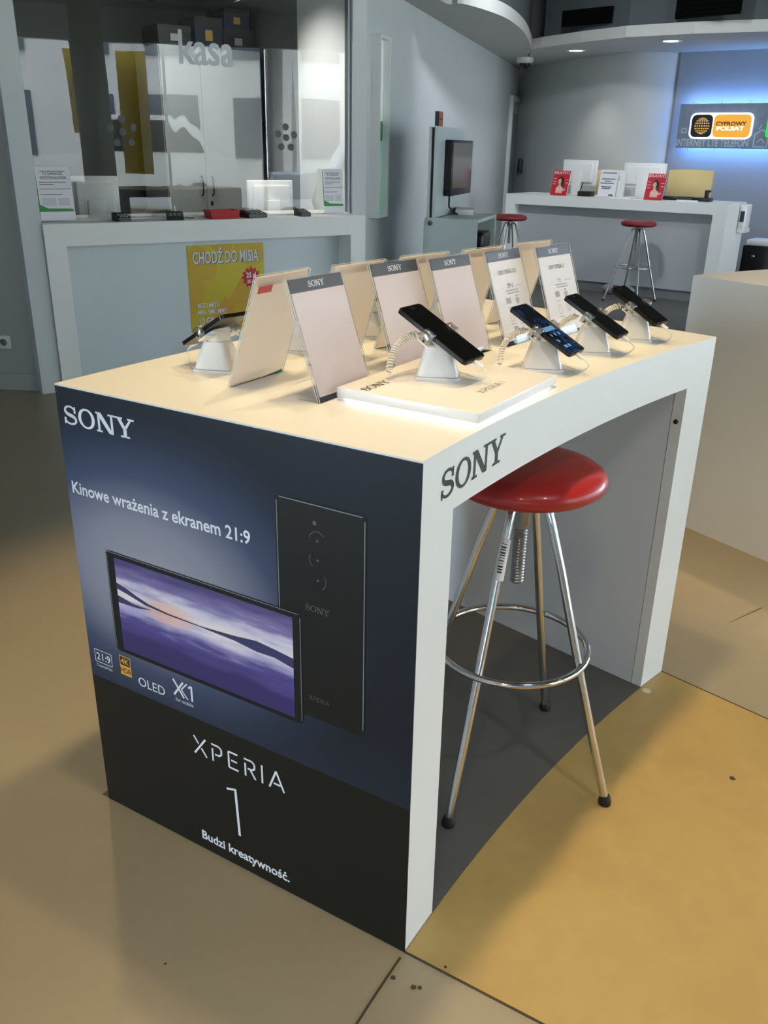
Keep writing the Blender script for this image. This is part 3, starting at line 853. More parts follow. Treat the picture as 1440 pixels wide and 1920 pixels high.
# glazing, slightly rippled sheets
GY = .20
mb = MB(); nx, nz = 130, 6
def rip(x): return .0005 * math.sin(x * 8 + .6) + .00010 * math.sin(x * 27 + 2) + .00003 * math.sin(x * 58)
vsx = [(.0 + 2.085 * i / nx) for i in range(nx + 1)]
g_v = [V3((x, GY + rip(x) * (1 + .3 * math.sin(j)), .945 + (CEIL - .948) * j / nz)) for j in range(nz + 1) for x in vsx]
g_f = [(j * (nx + 1) + i, j * (nx + 1) + i + 1, (j + 1) * (nx + 1) + i + 1, (j + 1) * (nx + 1) + i) for j in range(nz) for i in range(nx)]
mb.add(g_v, g_f, True)
glass = clear('booth_glass', (.92, .935, .93), .05, 0, 1.0)
win = thing('booth_glazing', KF, 'tall rippled glass screen of the cash booth reflecting the street', 'glass screen')
obj('glass_sheet', mb, glass, win)
mb = MB(); mb.box(0, 2.085, GY - .012, GY + .012, .9405, .950); obj('bottom_channel', mb, white2, win)
mb = MB(); mb.box(2.06, 2.085, GY - .02, GY + .02, .95, CEIL - .003); obj('side_channel', mb, mat('alu_grey', (128, 134, 138), .35, metal=.6), win)
frost_l = mat('frosted_film', (196, 206, 212), .6)
x0, z0 = on(337, 118, KF, GY - .006); x1, z1 = on(440, 122, KF, GY - .006)
mb = MB(); mb.text('kasa', .25, x0, z0, GY - .006, fit=x1 - x0, bold=.012)
obj('film_lettering', mb, frost_l, win)
dots = [(228, 223), (207, 240), (250, 240), (230, 247), (220, 267), (247, 267), (536, 238), (522, 251), (552, 253), (537, 258), (528, 275), (546, 276)]
for px, py in dots:
    x, z = on(px, py, KF, GY - .006)
    mb = MB(); mb.flat(circ(x, z, .0205, n=16), GY - .0065); obj('film_dot', mb, mat('dot_grey', (84, 88, 92), .6), win)


def notice(px0, py0, px1, py1, label):
    x0, z1 = on(px0, py0, KF, .14); x1, z0 = on(px1, py1, KF, .14); z0 = .9405
    w, h = x1 - x0, z1 - z0
    t = thing('notice_holder', KF @ T(x0, .14, z0 + .006) @ Rx(math.radians(-6)), label, 'notice', 'payment notices on the cash counter')
    mb = MB(); mb.box(0, w, 0, .0015, 0, h); mb.box(0, w, 0, .06, 0, .002); obj('holder', mb, acr, t)
    mb = MB(); mb.flat([(.002, .002), (w - .002, .002), (w - .002, h - .002), (.002, h - .002)], -.0006); pg = obj('sheet', mb, paper, t)
    mb = MB(); mb.flat([(.002, h * .17), (w * .97, h * .17), (w * .93, h * .22), (.05, h * .23), (.008, h * .30), (.006, h * .95), (.002, h * .95)], -.001); obj('green_band', mb, greenm, pg)
    mb = MB(); s_ = w * .105
    mb.text('TU ZAPŁACISZ', s_, w / 2, h * .84, -.0012, None, 'CENTER', bold=.012, sx=.8); mb.text('WSZYSTKIE RACHUNKI', s_, w / 2, h * .765, -.0012, None, 'CENTER', bold=.012, sx=.66)
    obj('heading', mb, ink, pg)
    mb = MB()
    for f_, a_, b_ in ((.70, .1, .85), (.66, .1, .5), (.58, .08, .95), (.48, .1, .7), (.90, .15, .85)): mb.flat([(w * a_, h * f_), (w * b_, h * f_), (w * b_, h * (f_ + .012)), (w * a_, h * (f_ + .012))], -.0012)
    obj('small_print', mb, inkg, pg)
    mb = MB(); mb.flat([(w * .12, h * .28), (w * .5, h * .28), (w * .5, h * .42), (w * .12, h * .42)], -.0012); mb.flat([(w * .56, h * .28), (w * .88, h * .28), (w * .88, h * .42), (w * .56, h * .42)], -.0012)
    obj('pale_box', mb, mat('pale_grey', (206, 208, 214), .6), pg)


notice(64, 313, 143, 405, 'payment notice with green foot at the left end of the cash counter')
notice(607, 318, 646, 400, 'payment notice with green foot at the right end of the cash counter')


def terminal(px, py, label, w, rot=0):
    x, z = on(px, py, KF, .10)
    t = thing('card_terminal', KF @ T(x, .10, .94) @ Rz(rot), label, 'card terminal', 'black terminals on the cash counter')
    mb = MB(); mb.loft([[V3((-w / 2, -.05, 0)), V3((w / 2, -.05, 0)), V3((w / 2, .05, 0)), V3((-w / 2, .05, 0))], [V3((-w / 2, -.05, .022)), V3((w / 2, -.05, .022)), V3((w / 2, .05, .045)), V3((-w / 2, .05, .045))]], smooth=False); obj('body', mb, black, t, bevel=.004)
    mb = MB()
    for i in range(3):
        for j in range(3): mb.box(-w * .32 + i * w * .24, -w * .32 + i * w * .24 + w * .16, -.04 + j * .017, -.03 + j * .017, .024 + j * .004, .031 + j * .004)
    obj('keypad', mb, mat('key_grey', (120, 122, 124), .5), t)
    mb = MB(); mb.box(-w * .35, w * .35, .018, .042, .038, .0455); obj('display', mb, blackg, t)
    mb = MB(); mb.tube([(w * .3, .05, .02), (w * .6, .07, .006), (w * .9, .05, .004), (w * 1.2, .08, .004)], .003, 6); obj('cable', mb, black, t)


terminal(228, 414, 'small black card terminal beside the left payment notice', .078, .1)
terminal(328, 410, 'black card terminal left of the red tray', .10, -.3)
terminal(475, 407, 'black card terminal right of the red tray', .15, .25)
terminal(567, 405, 'small black card terminal near the right payment notice', .075, 0)
x, z = on(416, 408, KF, .10); w_ = on(443, 408, KF, .10)[0] - on(388, 408, KF, .10)[0]
mb = MB(); mb.loft([[V3((sx * w_ / 2 * k, sy * .06 * k, zz)) for sx, sy in ((-1, -1), (1, -1), (1, 1), (-1, 1))] for k, zz in ((.9, 0), (1, .05), (.96, .05), (.87, .004))], smooth=False)
tr_ = obj('coin_tray', mb, mat('tray_red', (190, 22, 34), .4)); tr_.matrix_world = KF @ T(x, .10, .94)
tag(tr_, 'shallow red plastic tray on the cash counter', 'tray')

# booth interior
boothg = mat('booth_grey', (104, 109, 108), .75, noise=.03)
mb = MB(); mb.box(-.6, 3.4, 2.5, 2.6, 0, CEIL); struct('wall_booth', mb, boothg, None, KF)
mb = MB(); mb.box(2.092, 2.135, .24, .86, .0, CEIL); struct('trim_3', mb, mat('wing_white', (236, 232, 222), .5), None, KF)
mb = MB(); mb.box(2.135, 2.2, .86, 2.5, 0, CEIL); struct('wall_booth_right', mb, boothg, None, KF)
mb = MB(); mb.box(-.6, -.5, .3, 2.6, 0, CEIL); struct('wall_booth_left', mb, boothg, None, KF)
mb = MB(); mb.box(.2, 2.0, .62, 1.0, .72, .75); mb.box(.2, .24, .62, 1.0, 0, .72); mb.box(1.96, 2.0, .62, 1.0, 0, .72)
dk_ = obj('booth_desk', mb, white, None); dk_.matrix_world = KF; tag(dk_, 'white work desk behind the booth glass', 'desk')
cy = 1.45
cx0, _ = on(297, 88, KF, cy); cx1, _ = on(487, 92, KF, cy); _, cz1 = on(380, 88, KF, cy)
xm, _ = on(385, 300, KF, cy)
cab = thing('tall_cabinet', KF @ T(cx0, cy, 0), 'tall grey two-door cabinet inside the cash booth', 'cabinet')
cw = cx1 - cx0; cabm = mat('cabinet_grey', (176, 178, 174), .5)
mb = MB(); mb.box(0, cw, .02, .5, 0, cz1); obj('carcass', mb, cabm, cab)
for k, (a_, b_) in enumerate(((.004, xm - cx0 - .002), (xm - cx0 + .002, cw - .004))):
    mb = MB(); mb.box(a_, b_, 0, .02, .06, cz1 - .01); dr = obj('door', mb, cabm, cab)
    hx = (b_ - .04) if k == 0 else (a_ + .04)
    mb = MB(); mb.tube([(hx, 0, 1.0), (hx, -.03, 1.01), (hx, -.034, 1.07), (hx, -.03, 1.13), (hx, 0, 1.14)], .006, 8); obj('handle', mb, black, dr)
mb = MB(); mb.box(xm - cx0 + .025, xm - cx0 + .045, -.003, 0, .93, .96); obj('lock', mb, black, cab)
for i, (a_, b_, h_, dz, lab) in enumerate(((.05, .42, .13, 0, 'dark flat box lying on top of the booth cabinet, left'), (.46, .78, .20, 0, 'navy box on top of the booth cabinet, in the middle'), (.78, 1.14, .14, 0, 'dark box under another on the right of the booth cabinet'), (.80, 1.10, .13, .142, 'dark box topmost of the stack on the booth cabinet'))):
    b = thing('storage_box', KF @ T(cx0 + a_ * cw / 1.15, cy + .08, cz1 + dz) @ Rz(.0), lab, 'box', 'boxes on the booth cabinet')
    ww = (b_ - a_) * cw / 1.15
    mb = MB(); mb.box(0, ww - .008, 0, .32, 0, h_); obj('carton', mb, mat('box_dark%d' % (i % 2), ((34, 36, 34), (34, 40, 60))[i % 2], .6), b)
    mb = MB(); mb.box(-.003, ww - .005, -.003, .323, h_ * .72, h_ + .002); obj('lid', mb, mat('box_lid', (44, 46, 44), .6), b)
    mb = MB(); mb.box(ww * .35, ww * .6, -.005, -.003, h_ * .25, h_ * .6); obj('box_label', mb, mat('box_tag%d' % (i % 2), ((150, 150, 150), (190, 150, 60))[i % 2], .6), b)


def monitor(M, w, h, label, group, zc=.17):
    """seen from its back: back faces -y"""
    t = thing('monitor', M, label, 'monitor', group)
    mb = MB(); mb.rbox(-w / 2, w / 2, 0, .035, zc, zc + h, .006); obj('housing', mb, white2, t)
    mb = MB(); mb.rbox(-w / 2 + .03, w / 2 - .03, -.03, .002, zc + .03, zc + h - .03, .014, 3); obj('back_cover', mb, white2, t)
    mb = MB(); mb.box(-w / 2 + .012, w / 2 - .012, .035, .037, zc + .012, zc + h - .012); obj('screen', mb, blackg, t)
    mb = MB(); mb.rbox(-.055, .055, -.048, -.028, 0.012, zc + h * .55, .004); obj('neck', mb, white2, t)
    mb = MB(); mb.rbox(-.11, .11, -.09, .10, 0, .014, .004); obj('foot', mb, white2, t)
    mb = MB(); mb.tube([(.07, -.02, zc + .04), (.075, -.05, zc - .02), (.06, -.06, zc - .08), (.09, -.03, .02)], .005, 6); obj('cable', mb, black, t)


GM = 'monitors in the cash booth'
xa, za = on(175, 330, KF, .80); xb, zb = on(507, 338, KF, .80)
monitor(KF @ T(xa, .80, .75) @ Rz(-.15), .30, za - .75 - .09, 'white monitor seen from behind at the left of the booth', GM, .09)
monitor(KF @ T(xb, .80, .75) @ Rz(-.1), .34, zb - .75 - .09, 'white monitor seen from behind at the right of the booth', GM, .09)

# bear-free poster on the counter panel
YP = .158
pa = [on(x, y, KF, .16) for x, y in ((348, 462), (494, 453), (497, 612), (361, 622))]
px0 = (pa[0][0] + pa[3][0]) / 2; px1 = (pa[1][0] + pa[2][0]) / 2; pz1 = (pa[0][1] + pa[1][1]) / 2; pz0 = (pa[2][1] + pa[3][1]) / 2
pw_, ph_ = px1 - px0, pz1 - pz0
po = thing('poster', KF @ T(px0, YP, pz0), 'yellow offer poster with red starburst on the cash counter front', 'poster')
yn = NB('poster_yellow', .4); vz = yn.nt.nodes.new('ShaderNodeTexVoronoi'); vz.inputs['Scale'].default_value = 5.5
yn.nt.links.new(yn.tc.outputs['Object'], vz.inputs['Vector'])
c = yn.ramp(yn.nt.nodes.new('ShaderNodeSeparateColor').outputs[0], [(0, (200, 150, 30)), (1, (200, 190, 20))])
sp_ = [n for n in yn.nt.nodes if n.type == 'SEPARATE_COLOR'][0]; yn.nt.links.new(vz.outputs['Color'], sp_.inputs[0])
yn.color(c)
mb = MB(); mb.plate([(0, 0), (pw_, 0), (pw_, ph_), (0, ph_)], -.0015, .0015); obj('sheet', mb, yn.m, po)
mb = MB()
mb.text('CHODŹ DO MISIA', ph_ * .19, pw_ * .07 + .005, ph_ * .79 - .004, -.0025, fit=pw_ * .86, bold=.010)
mb.text('BEZ LIMITU', ph_ * .075, pw_ * .09, ph_ * .285, -.0025, sx=.75, bold=.03); mb.text('MIN, SMS, MMS', ph_ * .075, pw_ * .09, ph_ * .205, -.0025, sx=.75, bold=.03)
mb.text('10 GB + 10 GB', ph_ * .10, pw_ * .09, ph_ * .095, -.0025, sx=.78, bold=.03)
obj('print_outline', mb, mat('poster_navy', (70, 84, 120), .5), po)
mb = MB()
mb.text('CHODŹ DO MISIA', ph_ * .19, pw_ * .07, ph_ * .79, -.003, fit=pw_ * .86, bold=.010)
mb.text('BEZ LIMITU', ph_ * .075, pw_ * .09, ph_ * .285, -.003, sx=.75, bold=.012); mb.text('MIN, SMS, MMS', ph_ * .075, pw_ * .09, ph_ * .205, -.003, sx=.75, bold=.012)
mb.text('10 GB + 10 GB', ph_ * .10, pw_ * .09, ph_ * .095, -.003, sx=.78, bold=.014)
obj('print_lettering', mb, whitei, po)
mb = MB(); star = []
for i in range(24): r_ = .135 * pw_ * (1 if i % 2 == 0 else .72); star.append((pw_ * .82 + r_ * math.cos(i * PI / 12), ph_ * .60 + r_ * math.sin(i * PI / 12)))
for i in range(24): mb.flat([(pw_ * .82, ph_ * .60), star[i], star[(i + 1) % 24]], -.0022)
obj('starburst', mb, mat('star_red', (190, 16, 36), .5), po)
mb = MB(); mb.text('25 zł', ph_ * .085, pw_ * .82, ph_ * .60, -.0028, None, 'CENTER', bold=.03, sx=.8); mb.text('/30 dni', ph_ * .055, pw_ * .82, ph_ * .535, -.0028, None, 'CENTER', bold=.02, sx=.8)
obj('starburst_text', mb, whitei, po)

# ------------------------------------------------------------------ shop shell
WA, WB = at(757, 0, CEIL), at(975, 130, CEIL)
WF = frame((WA.x, WA.y, 0), WB - WA); WL = (WB - WA).length
ws_ = (WF.inverted() @ (KF @ V3((2.15, .5, 0)))).x
mb = MB(); mb.box(ws_, WL + .3, 0, .2, 0, 3.2); struct('wall_right_of_booth', mb, wallw, None, WF).name = 'wall_side'
CA, CB = at(1088, 528, .1), at(1297, 550, .1)
CF = frame(CA - (CB - CA).normalized() * .929, CB - CA)
CF[2][3] = 0
BW = 1.9
bx0 = on(1277, 100, CF, BW)[0]
curve = [at(973, 130, CEIL), at(1010, 122, CEIL), at(1080, 110, CEIL), at(1180, 98, CEIL)] + [CF @ V3((bx0 + .02, BW + .06, 0))]
def smooth_pts(c_, n=6):
    o_ = []
    for i in range(len(c_) - 1):
        p_, a_, b_, q_ = c_[max(i - 1, 0)], c_[i], c_[i + 1], c_[min(i + 2, len(c_) - 1)]
        for k in range(n):
            u_ = k / n; o_.append(.5 * ((2 * a_) + (b_ - p_) * u_ + (2 * p_ - 5 * a_ + 4 * b_ - q_) * u_ ** 2 + (3 * a_ - p_ - 3 * b_ + q_) * u_ ** 3))
    return o_ + [c_[-1]]
curve = smooth_pts([V3((p.x, p.y, 0)) for p in curve])
inner = [V3((p.x, p.y, 0)) for p in curve]; outer = [p + V3((.35, .75, 0)) for p in inner]
mb = MB(); mb.prism([(p.x, p.y) for p in inner] + [(p.x, p.y) for p in reversed(outer)], 0, 3.2, smooth=True); struct('wall_back', mb, wallg)
mb = MB(); mb.box(bx0, 6.5, BW, BW + .12, 0, 3.2); struct('wall_sign', mb, mat('sign_wall', (150, 156, 164), .6), None, CF)
# raised ceiling, roof slab
QF = frame(V3((5.2, -1.5, 0)) - V3((.58, .81, 0)) * 9, (.58, .81))     # shopfront line: local -y is the street
mb = MB(); mb.prism([tuple((QF @ V3(p_)).to_2d()) for p_ in ((-3, -.1, 0), (22, -.1, 0))] + [(12.8, 18), (-9, 18), (-9, -11.2)], 3.2, 3.35); struct('ceiling', mb, darkc)
# curved soffit over the booth wall
low = [at(x, y, CEIL) for x, y in ((822, 0), (868, 7), (920, 22), (956, 38), (982, 60), (993, 80), (997, 92))]
pre = [V3((-2.6, 3.4, CEIL)), V3((-1.2, 4.3, CEIL)), V3((-.3, 5.3, CEIL))]
left_curve = smooth_pts(pre + low, 4)
poly = [(p.x, p.y) for p in left_curve] + [tuple((WF @ V3((WL + .2, .05, 0))).to_2d())] + [tuple((WF @ V3((-1.5, .05, 0))).to_2d())] + [tuple((KF @ V3((2.2, 2.6, 0))).to_2d()), tuple((KF @ V3((-.6, 2.6, 0))).to_2d()), (-3.2, 4.6)]
mb = MB(); mb.prism(poly, CEIL, CEIL + .10); struct('ceiling_soffit_left', mb, soffm)
def ribbon(pts, z0, z1, off, name, m):
    mb = MB(); n = len(pts); v = []
    for i, p in enumerate(pts):
        t_ = (pts[min(i + 1, n - 1)] - pts[max(i - 1, 0)]).to_2d().normalized(); o_ = V3((-t_.y, t_.x, 0))
        v.append([V3((p.x, p.y, z0)) + o_ * off, V3((p.x, p.y, z1)) + o_ * off, V3((p.x, p.y, z1)) + o_ * (off + .03), V3((p.x, p.y, z0)) + o_ * (off + .03)])
    mb.loft(v, True, False); return struct(name, mb, m)
ribbon(left_curve, CEIL + .10, 3.2, .03, 'ceiling_riser_left', darkc)
back_low = [at(x, y, CEIL) for x, y in ((997, 92), (1014, 89), (1090, 79), (1173, 70), (1300, 63), (1440, 59))]
e_ = back_low[-1] - back_low[-2]; back_low.append(back_low[-1] + e_ * 4)
poly = [(p.x, p.y) for p in back_low] + [tuple((CF @ V3((6.5, BW + .05, 0))).to_2d()), tuple((CF @ V3((bx0, BW + .05, 0))).to_2d())] + [(p.x + .1, p.y + .2) for p in reversed(curve)]
mb = MB(); mb.prism(poly, CEIL, CEIL + .10); struct('ceiling_soffit_back', mb, soffm)
ribbon(back_low[1:], CEIL + .10, 3.2, .03, 'ceiling_riser_back', darkc)
mb = MB(); mb.box(-6.0, -5.8, -12, -4.9, 0, 3.2); mb.box(-6.0, -5.8, -.8, 6, 0, 3.2); mb.box(-6.0, -5.8, -4.9, -.8, 2.75, 3.2); struct('wall_far_left_unseen', mb, wallg)  # unseen wall added against stray daylight, opening sized for fill from the left
mb = MB(); mb.box(5.2, 14, 13.5, 13.7, 0, 3.2); struct('wall_rear', mb, wallg)
# air vents on the riser
RF = frame(at(1090, 79, CEIL), at(1300, 63, CEIL) - at(1090, 79, CEIL))
for (ax, ay, bx, by), lab in (((1063, 22, 1153, 44), 'black air vent in the raised ceiling, left of the other'), ((1280, -20, 1394, 27), 'black air vent in the raised ceiling above the lit sign')):
    x0, z1 = on(ax, ay, RF, .0); x1, z0 = on(bx, by, RF, .0)
    if x0 > x1: x0, x1 = x1, x0
    v_ = thing('air_vent', RF @ T(x0, -.10, z0), lab, 'air vent', 'air vents in the ceiling riser')
    w, h = x1 - x0, z1 - z0
    mb = MB(); mb.box(0, w, .02, .05, 0, h); obj('grille_box', mb, vent, v_)
    for k in range(6): mb = MB(); mb.box(.01, w - .01, .004, .02, h * (k + .4) / 6.3, h * (k + .55) / 6.3); obj('slat', mb, vent, v_)
# downlights in the back soffit
for i, (px, py) in enumerate(((1080, 95), (1258, 77))):
    P = at(px, py, CEIL)
    d_ = thing('downlight', T(P.x, P.y, CEIL), ('lit round downlight in the soffit, nearer the camera dome', 'lit round downlight in the soffit above the lit sign')[i], 'downlight', 'downlights in the soffit')
    mb = MB(); mb.lathe([(.075, -.001), (.105, -.006), (.11, 0), (.075, .0)], 24); obj('ring', mb, white2, d_)
    mb = MB(); mb.lathe([(.0, -.002), (.074, -.002), (.074, .0), (0, .0)], 24); obj('diffuser', mb, mat('lamp_white', (255, 250, 240), emit=9), d_)
    lamp('downlight_beam', 'SPOT', (P.x, P.y, CEIL - .02), 30, (1, .95, .88), (P.x, P.y, 0), spot_size=1.9, spot_blend=.8, shadow_soft_size=.07)
# dome camera
P = at(985, 108, CEIL)
dc_ = thing('dome_camera', T(P.x, P.y, CEIL), 'white and black security dome camera in the ceiling corner', 'security camera')
mb = MB(); mb.lathe([(.10, 0), (.10, -.05), (.085, -.06), (.0, -.062)][::-1], 20); obj('housing', mb, white2, dc_)
mb = MB(); mb.lathe([(.0, -.125), (.03, -.12), (.055, -.10), (.065, -.075), (.066, -.0625)], 20); obj('dome', mb, blackg, dc_)

# door in the side wall
xa, _ = on(953, 250, WF, 0); xb, zt = on(976, 196, WF, 0); 
if xb - xa < .5: xb = xa + .9
dr = thing('door_1', WF @ T(xa, 0, 0), 'x', 'door')
for k in ('label', 'category'): del dr[k]
dr['kind'] = 'structure'
w = xb - xa; h = 1.98
mb = MB(); mb.box(-.06, 0, -.05, .0, 0, h + .06); mb.box(w, w + .06, -.05, 0, 0, h + .06); mb.box(0, w, -.05, 0, h, h + .06); obj('door_frame', mb, white, dr)
mb = MB(); mb.box(.0, w, -.03, -.005, .01, h); lf = obj('door_leaf', mb, mat('door_grey', (176, 186, 190), .4), dr)
mb = MB(); mb.box(.12, w - .12, -.034, -.03, .3, h - .15); obj('glass_panel', mb, mat('door_glass', (150, 164, 172), .15), lf)
mb = MB(); mb.rbox(w - .11, w - .07, -.045, -.03, .94, 1.12, .004); mb.tube([(w - .09, -.04, 1.06), (w - .09, -.085, 1.06), (w - .2, -.085, 1.06)], .009, 8); obj('handle', mb, steel, lf)
x, z = on(977, 318, WF, -.02)
IF = frame(curve[1], curve[4] - curve[1]); ix, iz = on(978, 311, IF, 0)
ic_ = thing('wall_box', IF @ T(ix, 0, iz), 'small dark control box on the back wall beside the door', 'control box')
mb = MB(); mb.rbox(-.03, .05, -.05, 0, -.09, .09, .006); obj('case', mb, mat('control_dark', (52, 56, 60), .5), ic_)
mb = MB(); mb.rbox(-.01, .03, -.054, -.049, -.05, -.02, .003); obj('button', mb, black, ic_)

# lit wall display
x0 = on(712, 235, WF, -.07)[0]; x1 = on(731, 235, WF, -.07)[0]; zt = on(712, 62, WF, -.07)[1]; zb_ = on(708, 410, WF, -.07)[1]
nd = thing('wall_display', WF @ T(x0, 0, zb_), 'narrow white display box with green lit window on the side wall', 'wall display')
w, h = x1 - x0, zt - zb_
mb = MB(); mb.box(0, w, -.07, 0, 0, .02); mb.box(0, w, -.07, 0, h - .02, h); mb.box(0, .02, -.07, 0, .02, h - .02); mb.box(w - .03, w, -.07, 0, .02, h - .02); obj('housing', mb, white, nd)
nb = NB('lit_panel', .4)
c = nb.ramp(nb.math('DIVIDE', nb.z, h), [(0, (120, 190, 160)), (.3, (150, 200, 180)), (.48, (110, 180, 190)), (.55, (210, 230, 225)), (1, (205, 215, 215))]); nb.color(c); nb.glow(c, .25)
mb = MB(); mb.box(.02, w - .03, -.02, -.001, .02, h - .02); obj('lit_panel', mb, nb.m, nd)
mb = MB(); mb.prism([(a_, b_) for a_, b_ in rrect(.0, w - .06, h * .44, h * .55, .02)], 0, .004, T(.022, -.022, 0) @ Rx(PI / 2)); obj('green_plate', mb, mat('plate_green', (40, 140, 70), .4), nd)
mb = MB(); mb.box(.03, w * .5, -.024, -.021, h * .36, h * .40); mb.box(.03, w * .6, -.024, -.021, h * .70, h * .80); mb.box(.03, w * .6, -.024, -.021, h * .86, h * .93); obj('print_blocks', mb, mat('print_slate', (86, 96, 104), .5), nd)

# television unit
d2 = (math.sin(math.radians(17)), math.cos(math.radians(17)))
VF = frame(V3((-.163, 6.133, 0)), d2)
tu = thing('television_unit', VF @ T(.70, -.22, 0), 'white display unit with tall back panel and low open cabinet', 'display unit')
glw = mat('unit_white', (196, 208, 208), .3)
mb = MB()
prof = [(-.0, 0), (-.40, 0), (-.40, .86), (-.375, .885), (-.03, .895), (0, .87)]
mb = MB(); mb.loft([[V3((0, a_, b_)) for a_, b_ in prof], [V3((.03, a_, b_)) for a_, b_ in prof]], smooth=False); obj('end_panel', mb, glw, tu)
mb = MB(); mb.box(.03, .72, -.40, 0, .865, .89); obj('top_panel', mb, glw, tu)
mb = MB(); mb.box(.72, .75, -.40, 0, 0, .89); obj('end_panel', mb, glw, tu)
mb = MB(); mb.box(.03, .72, -.05, -.03, 0, .865); obj('inner_back', mb, glw, tu)
mb = MB(); mb.box(.03, .72, -.38, -.05, .62, .64); obj('shelf', mb, black, tu)
mb = MB(); mb.box(-.02, .86, -.085, -.065, .895, 1.51); obj('front_panel', mb, glw, tu)
mb = MB(); mb.box(-.0, .84, -.064, -.045, .895, 1.50); obj('gap_filler', mb, black, tu)  # black filler standing in for the dark gap between the panels
mb = MB(); mb.box(-.03, .85, -.044, -.026, .895, 1.505); obj('rear_panel', mb, glw, tu)
mb = MB(); mb.lathe([(0, 0), (.018, 0), (.018, .003), (0, .003)], 12, T(0, -.05, .855) @ Ry(-PI / 2)); obj('cam_cover', mb, mat('badge_grey', (110, 116, 118), .5), tu)
tv = thing('television', VF @ T(.915, -.31, 1.035), 'black flat television mounted on the white panel', 'television')
mb = MB(); mb.rbox(0, .70, -.055, 0, 0, .39, .006); obj('cabinet', mb, black, tv)
mb = MB(); mb.box(.02, .68, -.057, -.055, .05, .37); obj('screen', mb, mat('tv_glass', (34, 34, 38), .12), tv)
mb = MB(); mb.tube([(.10, -.02, 0), (.105, -.02, -.08), (.15, -.06, -.13), (.25, -.08, -.138)], .007, 6); obj('power_cable', mb, black, tv)
on_ = thing('router', VF @ T(1.13, -.50, .89) @ Rz(.2), 'small white set-top box lying on the television unit', 'set-top box')
mb = MB(); mb.rbox(0, .30, 0, .14, 0, .045, .004); obj('case', mb, white2, on_)
mb = MB(); mb.box(.19, .298, -.002, 0, .008, .038); obj('front_strip', mb, black, on_)
mb = MB()
for k in range(5): mb.box(.02 + k * .03, .032 + k * .03, -.002, 0, .014, .03)
obj('ports', mb, inkg, on_)
cb = thing('orange_box', VF @ T(.845, -.24, 1.511), 'small orange and black carton on top of the television panel', 'carton')
mb = MB(); mb.box(0, .12, -.03, 0, 0, .10); obj('carton', mb, mat('carton_orange', (176, 96, 50), .5), cb)
mb = MB(); mb.box(-.001, 0.0, -.03, 0, 0, .10); mb.box(.01, .11, -.0315, -.030, .045, .055); obj('dark_print', mb, mat('carton_dark', (40, 44, 44), .5), cb)
mb = MB(); mb.rbox(0, .30, 0, .22, 0, .13, .03, 3); bg_ = obj('shoulder_bag', mb, black); bg_.matrix_world = VF @ T(1.08, -.60, .6405); tag(bg_, 'black soft bag on the upper shelf of the television unit', 'bag')
for k, (xx, hh, mm) in enumerate(((.95, .48, 'binder_black'), (1.10, .52, 'binder_grey'), (1.25, .46, 'binder_black'))):
    b = thing('leaflet_box', VF @ T(xx, -.615, 0), ('dark leaflet box, leftmost on the lower shelf of the television unit', 'grey leaflet box, middle of the lower shelf of the television unit', 'dark leaflet box, rightmost on the lower shelf of the television unit')[k], 'box', 'boxes in the television unit')
    mb = MB(); mb.box(0, .13, 0, .26, 0, hh); obj('case', mb, mat(mm, (32, 30, 32) if 'black' in mm else (96, 82, 84), .6), b)
    mb = MB(); mb.box(.01, .12, -.002, 0, hh * .55, hh * .85); obj('box_label', mb, mat('binder_tag', (150, 128, 130), .6), b)
mb = MB(); mb.loft([[V3((k * math.cos(i * PI / 8), k * math.sin(i * PI / 8), z_)) for i in range(16)] for k, z_ in ((.10, 0), (.13, .5), (.125, .5), (.095, .01))])
bn = obj('waste_bin', mb, mat('bin_dark', (60, 66, 70), .5)); P = VF @ V3((1.62, -.28, 0)); bn.location = (P.x, P.y, 0); tag(bn, 'dark waste bin with blue liner behind the television unit', 'bin')
mb = MB(); mb.lathe([(.136, .40), (.140, .50), (.136, .505), (.134, .40)], 16); obj('bin_liner', mb, mat('liner_blue', (50, 110, 190), .4), bn)

# ------------------------------------------------------------------ far counter
CH, CLn = .935, 2.32
fc = thing('reception_counter', CF, 'long white reception counter with recessed front at the back', 'counter')
mb = MB(); mb.box(-.02, CLn, 0, .62, CH - .10, CH); obj('counter_top', mb, white, fc)
mb = MB(); mb.box(-.02, .09, 0, .62, .1, CH - .10); obj('end_panel', mb, white, fc)
mb = MB(); mb.box(CLn - .13, CLn, 0, .62, .1, CH - .10); obj('end_panel', mb, white, fc)
mb = MB(); mb.box(.09, CLn - .13, .10, .13, .1, CH - .10); obj('front_panel', mb, innerf, fc)
mb = MB(); mb.box(.0, CLn - .02, .12, .56, 0, .1); obj('plinth', mb, mat('plinth_grey', (120, 122, 124), .6), fc)
GM2 = 'monitors on the reception counter'
for i, (xl, xr, yt) in enumerate(((1055, 1122, 299), (1172, 1250, 305))):
    x0, z1 = on(xl, yt, CF, .34); x1, _ = on(xr, yt, CF, .34)
    monitor(CF @ T((x0 + x1) / 2, .34, CH) @ Rz((-.12, .05)[i]), x1 - x0, z1 - CH - .10, ('white monitor seen from behind, left on the reception counter', 'white monitor seen from behind, right on the reception counter')[i], GM2, .10)


